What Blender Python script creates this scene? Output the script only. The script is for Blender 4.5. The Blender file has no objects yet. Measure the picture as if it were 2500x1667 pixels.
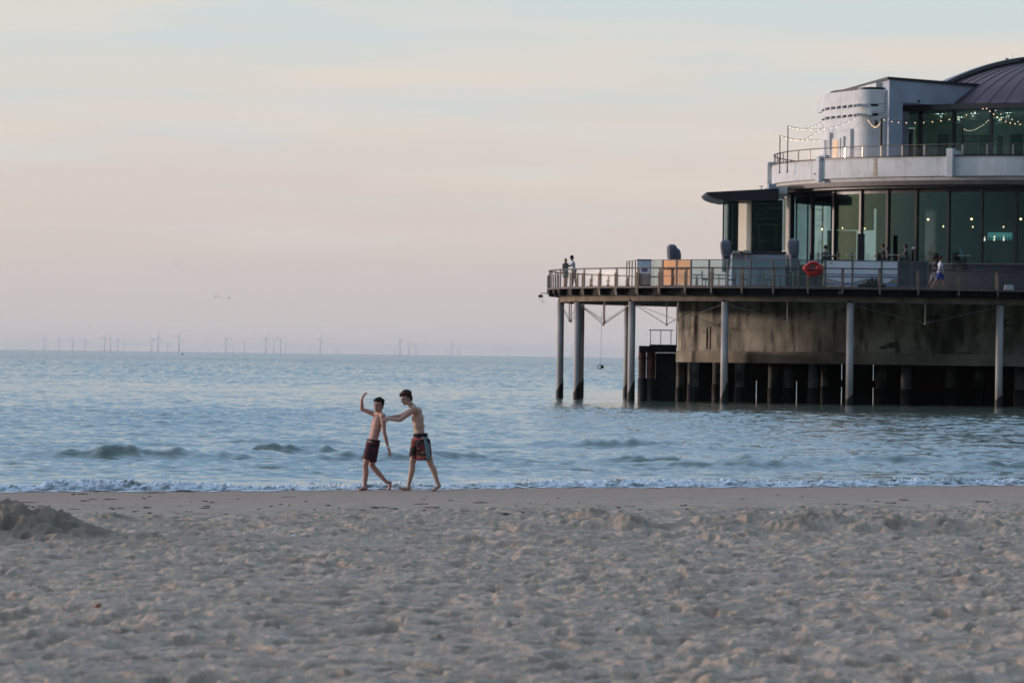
import bpy, bmesh, math, random
import numpy as np
from mathutils import Vector, Matrix
random.seed(7)
RAD = math.radians
S = bpy.context.scene
COL = S.collection

# ------------------------------------------------------------------ camera, sky, sun, exposure
CAM_H = 2.4
F = 2500 * 150 / 36.0                       # focal length in photograph pixels
ROLL = 0.0133
cd = bpy.data.cameras.new('camera'); cam = bpy.data.objects.new('camera', cd); COL.objects.link(cam)
cd.lens = 150; cd.sensor_width = 36; cd.clip_start = 0.5; cd.clip_end = 120000
pitch = math.atan(35.8 / F)
cam.matrix_world = Matrix.Translation((0, 0, CAM_H)) @ Matrix.Rotation(math.pi / 2 + pitch, 4, 'X') @ Matrix.Rotation(ROLL, 4, 'Z')
cd.dof.use_dof = True; cd.dof.focus_distance = 86; cd.dof.aperture_fstop = 6.3
S.camera = cam
S.view_settings.view_transform = 'Standard'; S.view_settings.look = 'None'
S.view_settings.exposure = 0.0; S.view_settings.gamma = 1
S.cycles.max_bounces = 8; S.cycles.transparent_max_bounces = 24; S.cycles.volume_bounces = 0
S.cycles.use_denoising = True; S.cycles.caustics_reflective = False; S.cycles.caustics_refractive = False
S.cycles.sample_clamp_indirect = 4

SUN_EL = RAD(4.0)
SUN_AZ = Vector((-0.96, 0.28, 0)).normalized()          # where the sun stands, seen from the scene
sun_dir = Vector((SUN_AZ.x * math.cos(SUN_EL), SUN_AZ.y * math.cos(SUN_EL), math.sin(SUN_EL)))
W = bpy.data.worlds.new('World'); S.world = W; W.use_nodes = True
wn = W.node_tree.nodes; wl = W.node_tree.links; wn.clear()
def wnode(t, **k):
    n = wn.new(t)
    for a, b in k.items(): setattr(n, a, b)
    return n
def wmath(op, a, b=None):
    n = wnode('ShaderNodeMath', operation=op)
    for i, v in enumerate((a, b)):
        if v is None: continue
        if isinstance(v, (int, float)): n.inputs[i].default_value = v
        else: wl.new(v, n.inputs[i])
    return n.outputs[0]
def srgb(r, g, b):
    f = lambda c: (c / 255 / 12.92) if c <= 10 else ((c / 255 + 0.055) / 1.055) ** 2.4
    return (f(r), f(g), f(b), 1)
SKYK = 0.1
sky = wnode('ShaderNodeTexSky', sky_type='NISHITA', sun_disc=False)
sky.sun_elevation = SUN_EL; sky.sun_rotation = math.atan2(SUN_AZ.x, SUN_AZ.y)
sky.air_density = 1.0; sky.dust_density = 1.5; sky.ozone_density = 2.0
tc = wnode('ShaderNodeTexCoord'); sep = wnode('ShaderNodeSeparateXYZ'); wl.new(tc.outputs['Generated'], sep.inputs[0])
el = sep.outputs['Z']
ramp = wnode('ShaderNodeValToRGB')
wl.new(wmath('POWER', wmath('MAXIMUM', el, 0.0), 0.5), ramp.inputs[0])      # finer steps near the horizon
pts = [(z ** 0.5, c) for z, c in [(0.0, (205, 199, 199)), (0.015, (208, 199, 197)), (0.033, (219, 206, 199)), (0.05, (222, 213, 206)), (0.068, (220, 219, 213)),
       (0.085, (208, 221, 223)), (0.115, (170, 208, 236)), (0.22, (132, 190, 243)), (1.0, (158, 208, 255))]]
while len(ramp.color_ramp.elements) < len(pts): ramp.color_ramp.elements.new(0.5)
for e, (p, c) in zip(ramp.color_ramp.elements, pts): e.position = p; e.color = srgb(*c)
# thin streaks of high cloud, stretched along the horizon
mp = wnode('ShaderNodeMapping'); mp.inputs['Scale'].default_value = (5.5, 5.5, 66); mp.inputs['Rotation'].default_value = (0, RAD(1.3), 0)
wl.new(tc.outputs['Generated'], mp.inputs[0])
nz = wnode('ShaderNodeTexNoise'); nz.inputs['Scale'].default_value = 1.6; nz.inputs['Detail'].default_value = 5; nz.inputs['Roughness'].default_value = 0.52
wl.new(mp.outputs[0], nz.inputs['Vector'])
mp2 = wnode('ShaderNodeMapping'); mp2.inputs['Scale'].default_value = (14, 14, 120); mp2.inputs['Rotation'].default_value = (0, RAD(1.8), 0); mp2.inputs['Location'].default_value = (4, 2, 1)
wl.new(tc.outputs['Generated'], mp2.inputs[0])
nz2 = wnode('ShaderNodeTexNoise'); nz2.inputs['Scale'].default_value = 1.3; nz2.inputs['Detail'].default_value = 4
wl.new(mp2.outputs[0], nz2.inputs['Vector'])
warm = wnode('ShaderNodeMapRange'); warm.inputs[1].default_value = 0.46; warm.inputs[2].default_value = 0.68
wl.new(wmath('ADD', wmath('MULTIPLY', nz.outputs[0], 0.8), wmath('MULTIPLY', nz2.outputs[0], 0.2)), warm.inputs[0])
hi = wnode('ShaderNodeMapRange'); hi.inputs[1].default_value = 0.012; hi.inputs[2].default_value = 0.06   # fewer streaks in the murk above the horizon
wl.new(el, hi.inputs[0])
wmix = wnode('ShaderNodeMix', data_type='RGBA')
wl.new(wmath('MULTIPLY', warm.outputs[0], wmath('MULTIPLY', hi.outputs[0], 0.75)), wmix.inputs[0])
cool = wnode('ShaderNodeMapRange'); cool.inputs[1].default_value = 0.50; cool.inputs[2].default_value = 0.66; wl.new(nz2.outputs[0], cool.inputs[0])
cmix = wnode('ShaderNodeMix', data_type='RGBA'); wl.new(wmath('MULTIPLY', cool.outputs[0], wmath('MULTIPLY', hi.outputs[0], 0.55)), cmix.inputs[0])
wl.new(ramp.outputs[0], cmix.inputs[6]); cmix.inputs[7].default_value = srgb(206, 219, 222)
wl.new(cmix.outputs[2], wmix.inputs[6]); wmix.inputs[7].default_value = srgb(236, 222, 208)
# the glow round the low sun
dot = wnode('ShaderNodeVectorMath', operation='DOT_PRODUCT'); wl.new(tc.outputs['Generated'], dot.inputs[0]); dot.inputs[1].default_value = sun_dir
glow = wmath('POWER', wmath('MAXIMUM', dot.outputs['Value'], 0.0), 9.0)
gmix = wnode('ShaderNodeMix', data_type='RGBA'); wl.new(glow, gmix.inputs[0]); wl.new(wmix.outputs[2], gmix.inputs[6]); gmix.inputs[7].default_value = (2.0, 1.05, 0.58, 1)
dot2 = wnode('ShaderNodeVectorMath', operation='DOT_PRODUCT'); wl.new(tc.outputs['Generated'], dot2.inputs[0]); dot2.inputs[1].default_value = (-0.6, 0.8, 0)
away = wnode('ShaderNodeMapRange', interpolation_type='SMOOTHSTEP'); away.inputs[1].default_value = -0.75; away.inputs[2].default_value = 0.72; away.inputs[3].default_value = 0.25; away.inputs[4].default_value = 1.0
wl.new(dot2.outputs['Value'], away.inputs[0])
over = wnode('ShaderNodeMapRange', interpolation_type='SMOOTHSTEP'); over.inputs[1].default_value = 0.10; over.inputs[2].default_value = 0.6; over.inputs[3].default_value = 1.0; over.inputs[4].default_value = 1.85
wl.new(el, over.inputs[0])
up = wnode('ShaderNodeVectorMath', operation='SCALE'); wl.new(gmix.outputs[2], up.inputs[0]); wl.new(wmath('MULTIPLY', wmath('MULTIPLY', away.outputs[0], over.outputs[0]), 1 / SKYK), up.inputs['Scale'])
veil = wnode('ShaderNodeMapRange'); veil.inputs[1].default_value = 0.10; veil.inputs[2].default_value = 0.55; veil.inputs[3].default_value = 0.96; veil.inputs[4].default_value = 0.85
wl.new(el, veil.inputs[0])
skymix = wnode('ShaderNodeMix', data_type='RGBA'); wl.new(veil.outputs[0], skymix.inputs[0]); wl.new(sky.outputs[0], skymix.inputs[6]); wl.new(up.outputs[0], skymix.inputs[7])
bg = wnode('ShaderNodeBackground'); bg.inputs[1].default_value = SKYK
wl.new(skymix.outputs[2], bg.inputs[0])
wo = wnode('ShaderNodeOutputWorld'); wl.new(bg.outputs[0], wo.inputs[0])

sd = bpy.data.lights.new('sun', 'SUN'); sd.energy = 1.9; sd.angle = RAD(3.0); sd.color = (1.0, 0.83, 0.72)
so = bpy.data.objects.new('sun', sd); COL.objects.link(so)
so.rotation_euler = (-sun_dir).to_track_quat('-Z', 'Y').to_euler()

# ------------------------------------------------------------------ helpers
def at(px, py, D):
    """photograph pixel -> world point on the plane y = D"""
    dx, dy = px - 1250, py - 833.5
    x = dx + dy * ROLL; y = dy - dx * ROLL
    return Vector((x / F * D, D, CAM_H - (y - 35.8) / F * D))
def on_circle(px, py, c, R, near=True):
    """world XY where the ray through that pixel meets a circle standing on the ground plan"""
    k = ((px - 1250) + (py - 833.5) * ROLL) / F
    a = k * k + 1; b = -2 * (k * c[0] + c[1]); q = c[0] ** 2 + c[1] ** 2 - R * R
    disc = max(b * b - 4 * a * q, 0)
    t = (-b - math.sqrt(disc)) / (2 * a) if near else (-b + math.sqrt(disc)) / (2 * a)
    return Vector((k * t, t, 0))

def tag(o, label=None, cat=None, group=None, kind=None):
    if label: o['label'] = label
    if cat: o['category'] = cat
    if group: o['group'] = group
    if kind: o['kind'] = kind
    return o
def empty(name, loc=(0, 0, 0), label=None, cat=None, group=None, kind=None):
    o = bpy.data.objects.new(name, None); COL.objects.link(o); o.location = loc; o.empty_display_size = 0.1
    return tag(o, label, cat, group, kind)
def mesh_obj(name, me, mat, parent=None, smooth=False):
    o = bpy.data.objects.new(name, me); COL.objects.link(o)
    if mat: me.materials.append(mat)
    if smooth: me.polygons.foreach_set('use_smooth', [True] * len(me.polygons))
    if parent is not None:
        o.parent = parent; o.matrix_parent_inverse = Matrix.Translation(parent.location).inverted()
    return o
class MB:
    def __init__(s): s.v = []; s.f = []
    def add(s, vs, fs):
        n = len(s.v); s.v += [tuple(v) for v in vs]; s.f += [tuple(i + n for i in f) for f in fs]; return s
    def box(s, c, size, rz=0.0):
        hx, hy, hz = size[0] / 2, size[1] / 2, size[2] / 2; ca, sa = math.cos(rz), math.sin(rz)
        vs = [(c[0] + x * ca - y * sa, c[1] + x * sa + y * ca, c[2] + z) for x in (-hx, hx) for y in (-hy, hy) for z in (-hz, hz)]
        return s.add(vs, [(0, 1, 3, 2), (4, 6, 7, 5), (0, 4, 5, 1), (2, 3, 7, 6), (0, 2, 6, 4), (1, 5, 7, 3)])
    def bar(s, a, b, r0, r1=None, n=10, caps=True):
        a = Vector(a); b = Vector(b); r1 = r0 if r1 is None else r1
        d = (b - a).normalized(); u = d.orthogonal().normalized(); w = d.cross(u)
        vs = []
        for p, r in ((a, r0), (b, r1)):
            for i in range(n):
                t = 2 * math.pi * i / n; vs.append(p + (u * math.cos(t) + w * math.sin(t)) * r)
        fs = [(i, (i + 1) % n, n + (i + 1) % n, n + i) for i in range(n)]
        if caps: fs += [tuple(range(n - 1, -1, -1)), tuple(range(n, 2 * n))]
        return s.add(vs, fs)
    def rect_path(s, pts, w, h, closed=False):
        """a rectangular section swept along a level path"""
        n = len(pts); vs = []; fs = []
        for i, p in enumerate(pts):
            p = Vector(p); q0 = Vector(pts[i - 1] if (i or closed) else pts[i]); q1 = Vector(pts[(i + 1) % n] if (i < n - 1 or closed) else pts[i])
            d = q1 - q0; d.z = 0; d.normalize(); nr = Vector((-d.y, d.x, 0))
            for sx, sz in ((-1, -1), (1, -1), (1, 1), (-1, 1)): vs.append(p + nr * (sx * w / 2) + Vector((0, 0, sz * h / 2)))
        for i in range(n if closed else n - 1):
            j = (i + 1) % n
            for k in range(4): fs.append((i * 4 + k, j * 4 + k, j * 4 + (k + 1) % 4, i * 4 + (k + 1) % 4))
        if not closed: fs += [(0, 1, 2, 3), tuple((n - 1) * 4 + k for k in (3, 2, 1, 0))]
        return s.add(vs, fs)
    def tube(s, pts, r, n=6):
        for a, b in zip(pts[:-1], pts[1:]): s.bar(a, b, r, n=n, caps=False)
        return s
    def prism(s, poly, z0, z1):
        n = len(poly); vs = [(p[0], p[1], z0) for p in poly] + [(p[0], p[1], z1) for p in poly]
        return s.add(vs, [(i, (i + 1) % n, n + (i + 1) % n, n + i) for i in range(n)] + [tuple(range(n - 1, -1, -1)), tuple(range(n, 2 * n))])
    def slab(s, poly, y0, y1):
        """outline in x,z given thickness in y"""
        n = len(poly); vs = [(p[0], y0, p[1]) for p in poly] + [(p[0], y1, p[1]) for p in poly]
        return s.add(vs, [(i, (i + 1) % n, n + (i + 1) % n, n + i) for i in range(n)] + [tuple(range(n - 1, -1, -1)), tuple(range(n, 2 * n))])
    def arc(s, c, r0, r1, z0, z1, a0, a1, n=8):
        """solid piece of a ring, angles in degrees"""
        vs = []; fs = []; full = abs(a1 - a0) >= 359.9
        m = n if full else n + 1
        for i in range(m):
            t = RAD(a0 + (a1 - a0) * i / n); ca, sa = math.cos(t), math.sin(t)
            for r, z in ((r0, z0), (r1, z0), (r1, z1), (r0, z1)): vs.append((c[0] + r * ca, c[1] + r * sa, z))
        for i in range(n):
            j = (i + 1) % m
            for k in range(4): fs.append((i * 4 + k, j * 4 + k, j * 4 + (k + 1) % 4, i * 4 + (k + 1) % 4))
        if not full: fs += [(3, 2, 1, 0), tuple((m - 1) * 4 + k for k in range(4))]
        return s.add(vs, fs)
    def lathe(s, c, prof, a0=0, a1=360, n=48):
        vs = []; fs = []; full = abs(a1 - a0) >= 359.9; m = n if full else n + 1; k = len(prof)
        for i in range(m):
            t = RAD(a0 + (a1 - a0) * i / n)
            for r, z in prof: vs.append((c[0] + r * math.cos(t), c[1] + r * math.sin(t), z))
        for i in range(n):
            j = (i + 1) % m
            for q in range(k - 1): fs.append((i * k + q, j * k + q, j * k + q + 1, i * k + q + 1))
        return s.add(vs, fs)
    def ell(s, c, r, rot=None, nu=12, nv=8):
        c = Vector(c); vs = []; fs = []
        for j in range(nv + 1):
            ph = -math.pi / 2 + math.pi * j / nv
            for i in range(nu):
                th = 2 * math.pi * i / nu
                p = Vector((r[0] * math.cos(ph) * math.cos(th), r[1] * math.cos(ph) * math.sin(th), r[2] * math.sin(ph)))
                vs.append(c + (rot @ p if rot else p))
        for j in range(nv):
            for i in range(nu): fs.append((j * nu + i, j * nu + (i + 1) % nu, (j + 1) * nu + (i + 1) % nu, (j + 1) * nu + i))
        return s.add(vs, fs)
    def cap(s, a, b, r0, r1, n=14):
        """a limb piece: two round ends joined by a taper"""
        a = Vector(a); b = Vector(b); d = b - a
        if d.length < 1e-6: return s.ell(a, (r0, r0, r0))
        d.normalize(); u = d.orthogonal().normalized(); w = d.cross(u); rings = []
        for k in range(6):
            t = -math.pi / 2 + (math.pi / 2) * k / 5; rings.append((a + d * (r0 * math.sin(t)), r0 * math.cos(t) + 1e-5))
        for k in range(6):
            t = (math.pi / 2) * k / 5; rings.append((b + d * (r1 * math.sin(t)), r1 * math.cos(t) + 1e-5))
        vs = [p + (u * math.cos(2 * math.pi * i / n) + w * math.sin(2 * math.pi * i / n)) * r for p, r in rings for i in range(n)]
        fs = [(j * n + i, j * n + (i + 1) % n, (j + 1) * n + (i + 1) % n, (j + 1) * n + i) for j in range(len(rings) - 1) for i in range(n)]
        fs += [tuple(range(n - 1, -1, -1)), tuple((len(rings) - 1) * n + i for i in range(n))]
        return s.add(vs, fs)
    def mesh(s, name):
        me = bpy.data.meshes.new(name); me.from_pydata(s.v, [], s.f); me.update()
        bm = bmesh.new(); bm.from_mesh(me); bmesh.ops.recalc_face_normals(bm, faces=bm.faces); bm.to_mesh(me); bm.free()
        return me
    def build(s, name, mat, parent=None, smooth=False, bevel=0.0):
        o = mesh_obj(name, s.mesh(name), mat, parent, smooth)
        if bevel:
            b = o.modifiers.new('bevel', 'BEVEL'); b.width = bevel; b.segments = 2; b.limit_method = 'ANGLE'
        return o
    def fused(s, name, mat, parent=None, voxel=0.006, iters=5, disp=0.0):
        """every piece grown together into one continuous skin"""
        me = s.mesh(name); o = bpy.data.objects.new(name, me); COL.objects.link(o)
        r = o.modifiers.new('r', 'REMESH'); r.mode = 'VOXEL'; r.voxel_size = voxel
        if iters:
            q = o.modifiers.new('s', 'SMOOTH'); q.iterations = iters; q.factor = 0.5
        dg = bpy.context.evaluated_depsgraph_get()
        me2 = bpy.data.meshes.new_from_object(o.evaluated_get(dg)); me2.name = name
        bpy.data.objects.remove(o); bpy.data.meshes.remove(me)
        return mesh_obj(name, me2, mat, parent, True)

# ------------------------------------------------------------------ materials
def mat(name, col, rough=0.6, metal=0.0, var=0.12, vscale=3.0, bump=0.0, bscale=40.0, spec=0.5, emit=None, estr=0.0, stretch=(1, 1, 1), col2=None, sss=0.0):
    m = bpy.data.materials.new(name); m.use_nodes = True; nt = m.node_tree; p = nt.nodes['Principled BSDF']
    p.inputs['Roughness'].default_value = rough; p.inputs['Metallic'].default_value = metal; p.inputs['Specular IOR Level'].default_value = spec
    t = nt.nodes.new('ShaderNodeTexCoord'); mpn = nt.nodes.new('ShaderNodeMapping'); mpn.inputs['Scale'].default_value = stretch
    nt.links.new(t.outputs['Object'], mpn.inputs[0])
    n = nt.nodes.new('ShaderNodeTexNoise'); n.inputs['Scale'].default_value = vscale; n.inputs['Detail'].default_value = 5
    nt.links.new(mpn.outputs[0], n.inputs['Vector'])
    r = nt.nodes.new('ShaderNodeValToRGB'); c2 = col2 or tuple(min(1, c * (1 + var)) for c in col); c1 = col if col2 else tuple(c * (1 - var) for c in col)
    r.color_ramp.elements[0].position = 0.32; r.color_ramp.elements[1].position = 0.68
    r.color_ramp.elements[0].color = (*c1, 1); r.color_ramp.elements[1].color = (*c2, 1)
    nt.links.new(n.outputs[0], r.inputs[0]); nt.links.new(r.outputs[0], p.inputs['Base Color'])
    if bump:
        n2 = nt.nodes.new('ShaderNodeTexNoise'); n2.inputs['Scale'].default_value = bscale; n2.inputs['Detail'].default_value = 4
        nt.links.new(mpn.outputs[0], n2.inputs['Vector'])
        b = nt.nodes.new('ShaderNodeBump'); b.inputs['Strength'].default_value = bump; b.inputs['Distance'].default_value = 0.02
        nt.links.new(n2.outputs[0], b.inputs['Height']); nt.links.new(b.outputs[0], p.inputs['Normal'])
    if sss:
        p.inputs['Subsurface Weight'].default_value = sss; p.inputs['Subsurface Radius'].default_value = (0.012, 0.005, 0.003); p.inputs['Subsurface Scale'].default_value = 1.0
    if emit: p.inputs['Emission Color'].default_value = (*emit, 1); p.inputs['Emission Strength'].default_value = estr
    return m
def glass_mat(name, tint, gloss=0.0, rough=0.02, warm=False):
    m = bpy.data.materials.new(name); m.use_nodes = True; nt = m.node_tree; nt.nodes.clear()
    tr = nt.nodes.new('ShaderNodeBsdfTransparent')
    t = nt.nodes.new('ShaderNodeTexCoord'); n = nt.nodes.new('ShaderNodeTexNoise'); n.inputs['Scale'].default_value = 0.7
    nt.links.new(t.outputs['Object'], n.inputs['Vector'])
    r = nt.nodes.new('ShaderNodeValToRGB'); r.color_ramp.elements[0].color = (*[c * 0.88 for c in tint], 1); r.color_ramp.elements[1].color = (*tint, 1)
    nt.links.new(n.outputs[0], r.inputs[0]); nt.links.new(r.outputs[0], tr.inputs[0])
    gl = nt.nodes.new('ShaderNodeBsdfGlossy'); gl.inputs['Roughness'].default_value = rough; gl.inputs['Color'].default_value = (1.0, 0.80, 0.60, 1) if warm else (0.45, 0.90, 1.0, 1)
    fr = nt.nodes.new('ShaderNodeLayerWeight'); fr.inputs['Blend'].default_value = 0.5
    pw = nt.nodes.new('ShaderNodeMath'); pw.operation = 'POWER'; pw.inputs[1].default_value = 5; nt.links.new(fr.outputs['Facing'], pw.inputs[0])
    ad = nt.nodes.new('ShaderNodeMath'); ad.operation = 'MULTIPLY_ADD'; ad.inputs[1].default_value = .9; ad.inputs[2].default_value = .02 + gloss; ad.use_clamp = True
    nt.links.new(pw.outputs[0], ad.inputs[0])
    mx = nt.nodes.new('ShaderNodeMixShader'); nt.links.new(ad.outputs[0], mx.inputs[0]); nt.links.new(tr.outputs[0], mx.inputs[1]); nt.links.new(gl.outputs[0], mx.inputs[2])
    o = nt.nodes.new('ShaderNodeOutputMaterial'); nt.links.new(mx.outputs[0], o.inputs[0])
    return m
M = {}
M['render'] = mat('painted_render', (0.70, 0.71, 0.71), 0.8, var=0.10, vscale=0.9, bump=0.25, bscale=9)
def weather(m, c=(.30, .27, .23, 1), k=.45):
    nt = m.node_tree; pb = nt.nodes['Principled BSDF']; base = pb.inputs['Base Color'].links[0].from_socket
    t = nt.nodes.new('ShaderNodeTexCoord'); prev = base
    for st, lo, hi in (((2.2, 2.2, .30), .55, .72), ((.8, .8, 1.1), .56, .74)):
        mpn = nt.nodes.new('ShaderNodeMapping'); mpn.inputs['Scale'].default_value = st; nt.links.new(t.outputs['Object'], mpn.inputs[0])
        n = nt.nodes.new('ShaderNodeTexNoise'); n.inputs['Scale'].default_value = 1.0; n.inputs['Detail'].default_value = 7; n.inputs['Roughness'].default_value = .62; nt.links.new(mpn.outputs[0], n.inputs['Vector'])
        r = nt.nodes.new('ShaderNodeMapRange'); r.inputs[1].default_value = lo; r.inputs[2].default_value = hi; r.inputs[4].default_value = k; nt.links.new(n.outputs[0], r.inputs[0])
        x = nt.nodes.new('ShaderNodeMix'); x.data_type = 'RGBA'; nt.links.new(r.outputs[0], x.inputs[0]); nt.links.new(prev, x.inputs[6]); x.inputs[7].default_value = c; prev = x.outputs[2]
    nt.links.new(prev, pb.inputs['Base Color']); return m
weather(M['render'])
M['render_cool'] = mat('plant_room_render', (0.42, 0.46, 0.54), 0.8, var=0.10, vscale=0.8, bump=0.2, bscale=8)
M['cream'] = mat('cream_cladding', (0.52, 0.49, 0.40), 0.5, var=0.08, vscale=0.6)
M['dark'] = mat('dark_steel', (0.022, 0.022, 0.026), 0.45, var=0.3)
M['mullion'] = mat('window_mullion_paint', (0.035, 0.032, 0.034), 0.4, var=0.2)
M['fascia'] = mat('roof_fascia', (0.085, 0.070, 0.066), 0.55, var=0.2, vscale=1.5)
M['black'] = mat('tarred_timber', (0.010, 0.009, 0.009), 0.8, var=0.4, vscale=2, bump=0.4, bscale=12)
M['deck'] = mat('deck_planks', (0.16, 0.13, 0.11), 0.75, var=0.25, vscale=2, stretch=(4, 0.6, 1))
M['wood'] = mat('weathered_wood', (0.24, 0.18, 0.135), 0.7, var=0.3, vscale=2.5, stretch=(1, 1, 5))
M['rail'] = mat('handrail_wood', (0.11, 0.085, 0.07), 0.6, var=0.3, vscale=2)
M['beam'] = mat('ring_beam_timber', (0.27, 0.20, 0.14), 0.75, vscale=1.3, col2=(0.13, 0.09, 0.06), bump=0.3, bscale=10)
M['steel'] = mat('stainless_cable', (0.40, 0.38, 0.36), 0.35, 0.7)
M['frame'] = mat('aluminium_frame', (0.15, 0.15, 0.155), 0.5, 0.3)
M['pile'] = mat('pale_pile_paint', (0.52, 0.49, 0.47), 0.6, vscale=1.6, col2=(0.33, 0.30, 0.28), stretch=(1, 1, 0.35), bump=.2, bscale=12)
M['growth'] = mat('marine_growth', (0.012, 0.012, 0.010), 0.6, var=0.5, vscale=6, bump=0.8, bscale=15)
M['rust'] = mat('rusty_steel', (0.15, 0.050, 0.030), 0.8, vscale=2.0, col2=(0.055, 0.028, 0.022), bump=0.4, bscale=14)
M['zinc'] = mat('standing_seam_metal', (0.088, 0.046, 0.056), 0.7, 0.0, var=0.15, vscale=0.8)
M['soffit'] = mat('ceiling_board', (0.30, 0.30, 0.30), 0.8)
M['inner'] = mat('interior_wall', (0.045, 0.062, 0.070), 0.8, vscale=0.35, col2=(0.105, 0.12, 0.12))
M['innerpale'] = mat('interior_screen', (0.50, 0.50, 0.46), 0.8)
M['furn'] = mat('dark_wicker', (0.035, 0.032, 0.030), 0.7, var=0.3)
M['table'] = mat('pale_tabletop', (0.55, 0.54, 0.52), 0.4)
M['canvas'] = mat('grey_canvas_cover', (0.145, 0.155, 0.185), 0.85, var=0.15, vscale=4, bump=0.5, bscale=7)
M['red'] = mat('lifebuoy_plastic', (0.50, 0.022, 0.014), 0.4, var=0.12)
M['white'] = mat('white_board', (0.84, 0.86, 0.90), 0.5, var=0.04)
M['blue'] = mat('blue_print', (0.02, 0.05, 0.26), 0.5)
M['skyblue'] = mat('pale_blue_print', (0.16, 0.30, 0.50), 0.5, vscale=5, var=0.3)
M['sandprint'] = mat('sand_print', (0.52, 0.42, 0.32), 0.5, vscale=4, var=0.2)
M['ochre'] = mat('ochre_print', (0.36, 0.30, 0.10), 0.5, vscale=4, var=0.3)
M['pebble'] = mat('pale_stone', (0.42, 0.43, 0.46), 0.7)
M['leaf'] = mat('grass_blades', (0.045, 0.060, 0.030), 0.7, var=0.4)
M['rope'] = mat('dark_rope', (0.06, 0.055, 0.05), 0.9)
M['turbine'] = mat('turbine_haze_tint', (0.76, 0.86, 0.95), 0.6, var=0.03)  # white turbines coloured pale blue to stand in for distance haze
M['gull'] = mat('gull_feathers', (0.26, 0.25, 0.25), 0.8)
M['bulb'] = mat('glowing_bulb', (1, 0.8, 0.5), 0.4, emit=(1.0, 0.60, 0.30), estr=2.4)
M['bulbw'] = mat('glowing_bulb_pale', (1, 0.9, 0.7), 0.4, emit=(1.0, 0.82, 0.62), estr=1.7)
M['lampglow'] = mat('glowing_lamp', (1, 0.8, 0.5), 0.4, emit=(1.0, 0.66, 0.34), estr=4)
M['doorglass'] = mat('lit_door_pane', (0.7, 0.5, 0.35), 0.08, emit=(1.0, 0.62, 0.36), estr=0.25)
M['hallglass'] = glass_mat('teal_glass', (0.76, 0.86, 0.87), 0.028)
M['upglass'] = glass_mat('green_glass', (0.72, 0.84, 0.80), 0.004)
M['annexglass'] = glass_mat('dark_green_glass', (0.55, 0.63, 0.62), 0.012)
M['screen'] = glass_mat('windbreak_glass', (0.80, 0.84, 0.84), 0.06)
M['screen_sunset'] = glass_mat('windbreak_sunset_tint_glass', (0.62, 0.46, 0.32), 0.42, warm=True)  # orange of the sunset reflection put into the glass and gloss colours

def concrete_mat():
    m = mat('stained_concrete', (0.29, 0.265, 0.22), 0.85, vscale=0.7, col2=(0.50, 0.455, 0.375), bump=0.5, bscale=5)
    nt = m.node_tree; p = nt.nodes['Principled BSDF']; base = p.inputs['Base Color'].links[0].from_socket
    t = nt.nodes.new('ShaderNodeTexCoord')
    def streak(sc, st, lo, hi, det=6):
        mpn = nt.nodes.new('ShaderNodeMapping'); mpn.inputs['Scale'].default_value = st; nt.links.new(t.outputs['Object'], mpn.inputs[0])
        n = nt.nodes.new('ShaderNodeTexNoise'); n.inputs['Scale'].default_value = sc; n.inputs['Detail'].default_value = det; n.inputs['Roughness'].default_value = 0.6
        nt.links.new(mpn.outputs[0], n.inputs['Vector'])
        r = nt.nodes.new('ShaderNodeMapRange'); r.inputs[1].default_value = lo; r.inputs[2].default_value = hi; nt.links.new(n.outputs[0], r.inputs[0])
        return r.outputs[0]
    prev = base
    for fac, c in ((streak(1.0, (0.55, 0.55, 0.22), 0.44, 0.68, 8), (0.055, 0.047, 0.036, 1)), (streak(1.0, (1.6, 1.6, 0.35), 0.52, 0.68, 8), (0.055, 0.047, 0.036, 1)), (streak(0.6, (1, 1, 2.5), 0.60, 0.70), (0.05, 0.055, 0.05, 1))):
        x = nt.nodes.new('ShaderNodeMix'); x.data_type = 'RGBA'; nt.links.new(fac, x.inputs[0]); nt.links.new(prev, x.inputs[6]); x.inputs[7].default_value = c; prev = x.outputs[2]
    nt.links.new(prev, p.inputs['Base Color'])
    return m
M['concrete'] = concrete_mat()
M['plinthgrey'] = mat('grey_solid_panel', (.075, .08, .09), .6)

# ------------------------------------------------------------------ numeric noise
def perlin(x, y, seed):
    x = x + seed * 13.37; y = y + seed * 7.77
    rng = np.random.RandomState(seed); P = rng.permutation(256); P = np.concatenate([P, P]); ang = rng.rand(256) * 2 * np.pi
    gx, gy = np.cos(ang), np.sin(ang)
    xi = np.floor(x).astype(np.int64); yi = np.floor(y).astype(np.int64); fx = x - xi; fy = y - yi
    u = fx * fx * fx * (fx * (fx * 6 - 15) + 10); v = fy * fy * fy * (fy * (fy * 6 - 15) + 10)
    def g(ix, iy, dx, dy):
        h = P[(P[ix & 255] + iy) & 255]; return gx[h] * dx + gy[h] * dy
    n00 = g(xi, yi, fx, fy); n10 = g(xi + 1, yi, fx - 1, fy); n01 = g(xi, yi + 1, fx, fy - 1); n11 = g(xi + 1, yi + 1, fx - 1, fy - 1)
    return 1.5 * ((n00 * (1 - u) + n10 * u) * (1 - v) + (n01 * (1 - u) + n11 * u) * v)
def sstep(a, b, x):
    t = np.clip((x - a) / (b - a), 0, 1); return t * t * (3 - 2 * t)
def shore(x): return 77.6 + 0.64 * np.clip(x, -60, 60) + 0.25 * np.sin(x * 0.55 + 1.0) + 0.12 * np.sin(x * 1.7)
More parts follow.
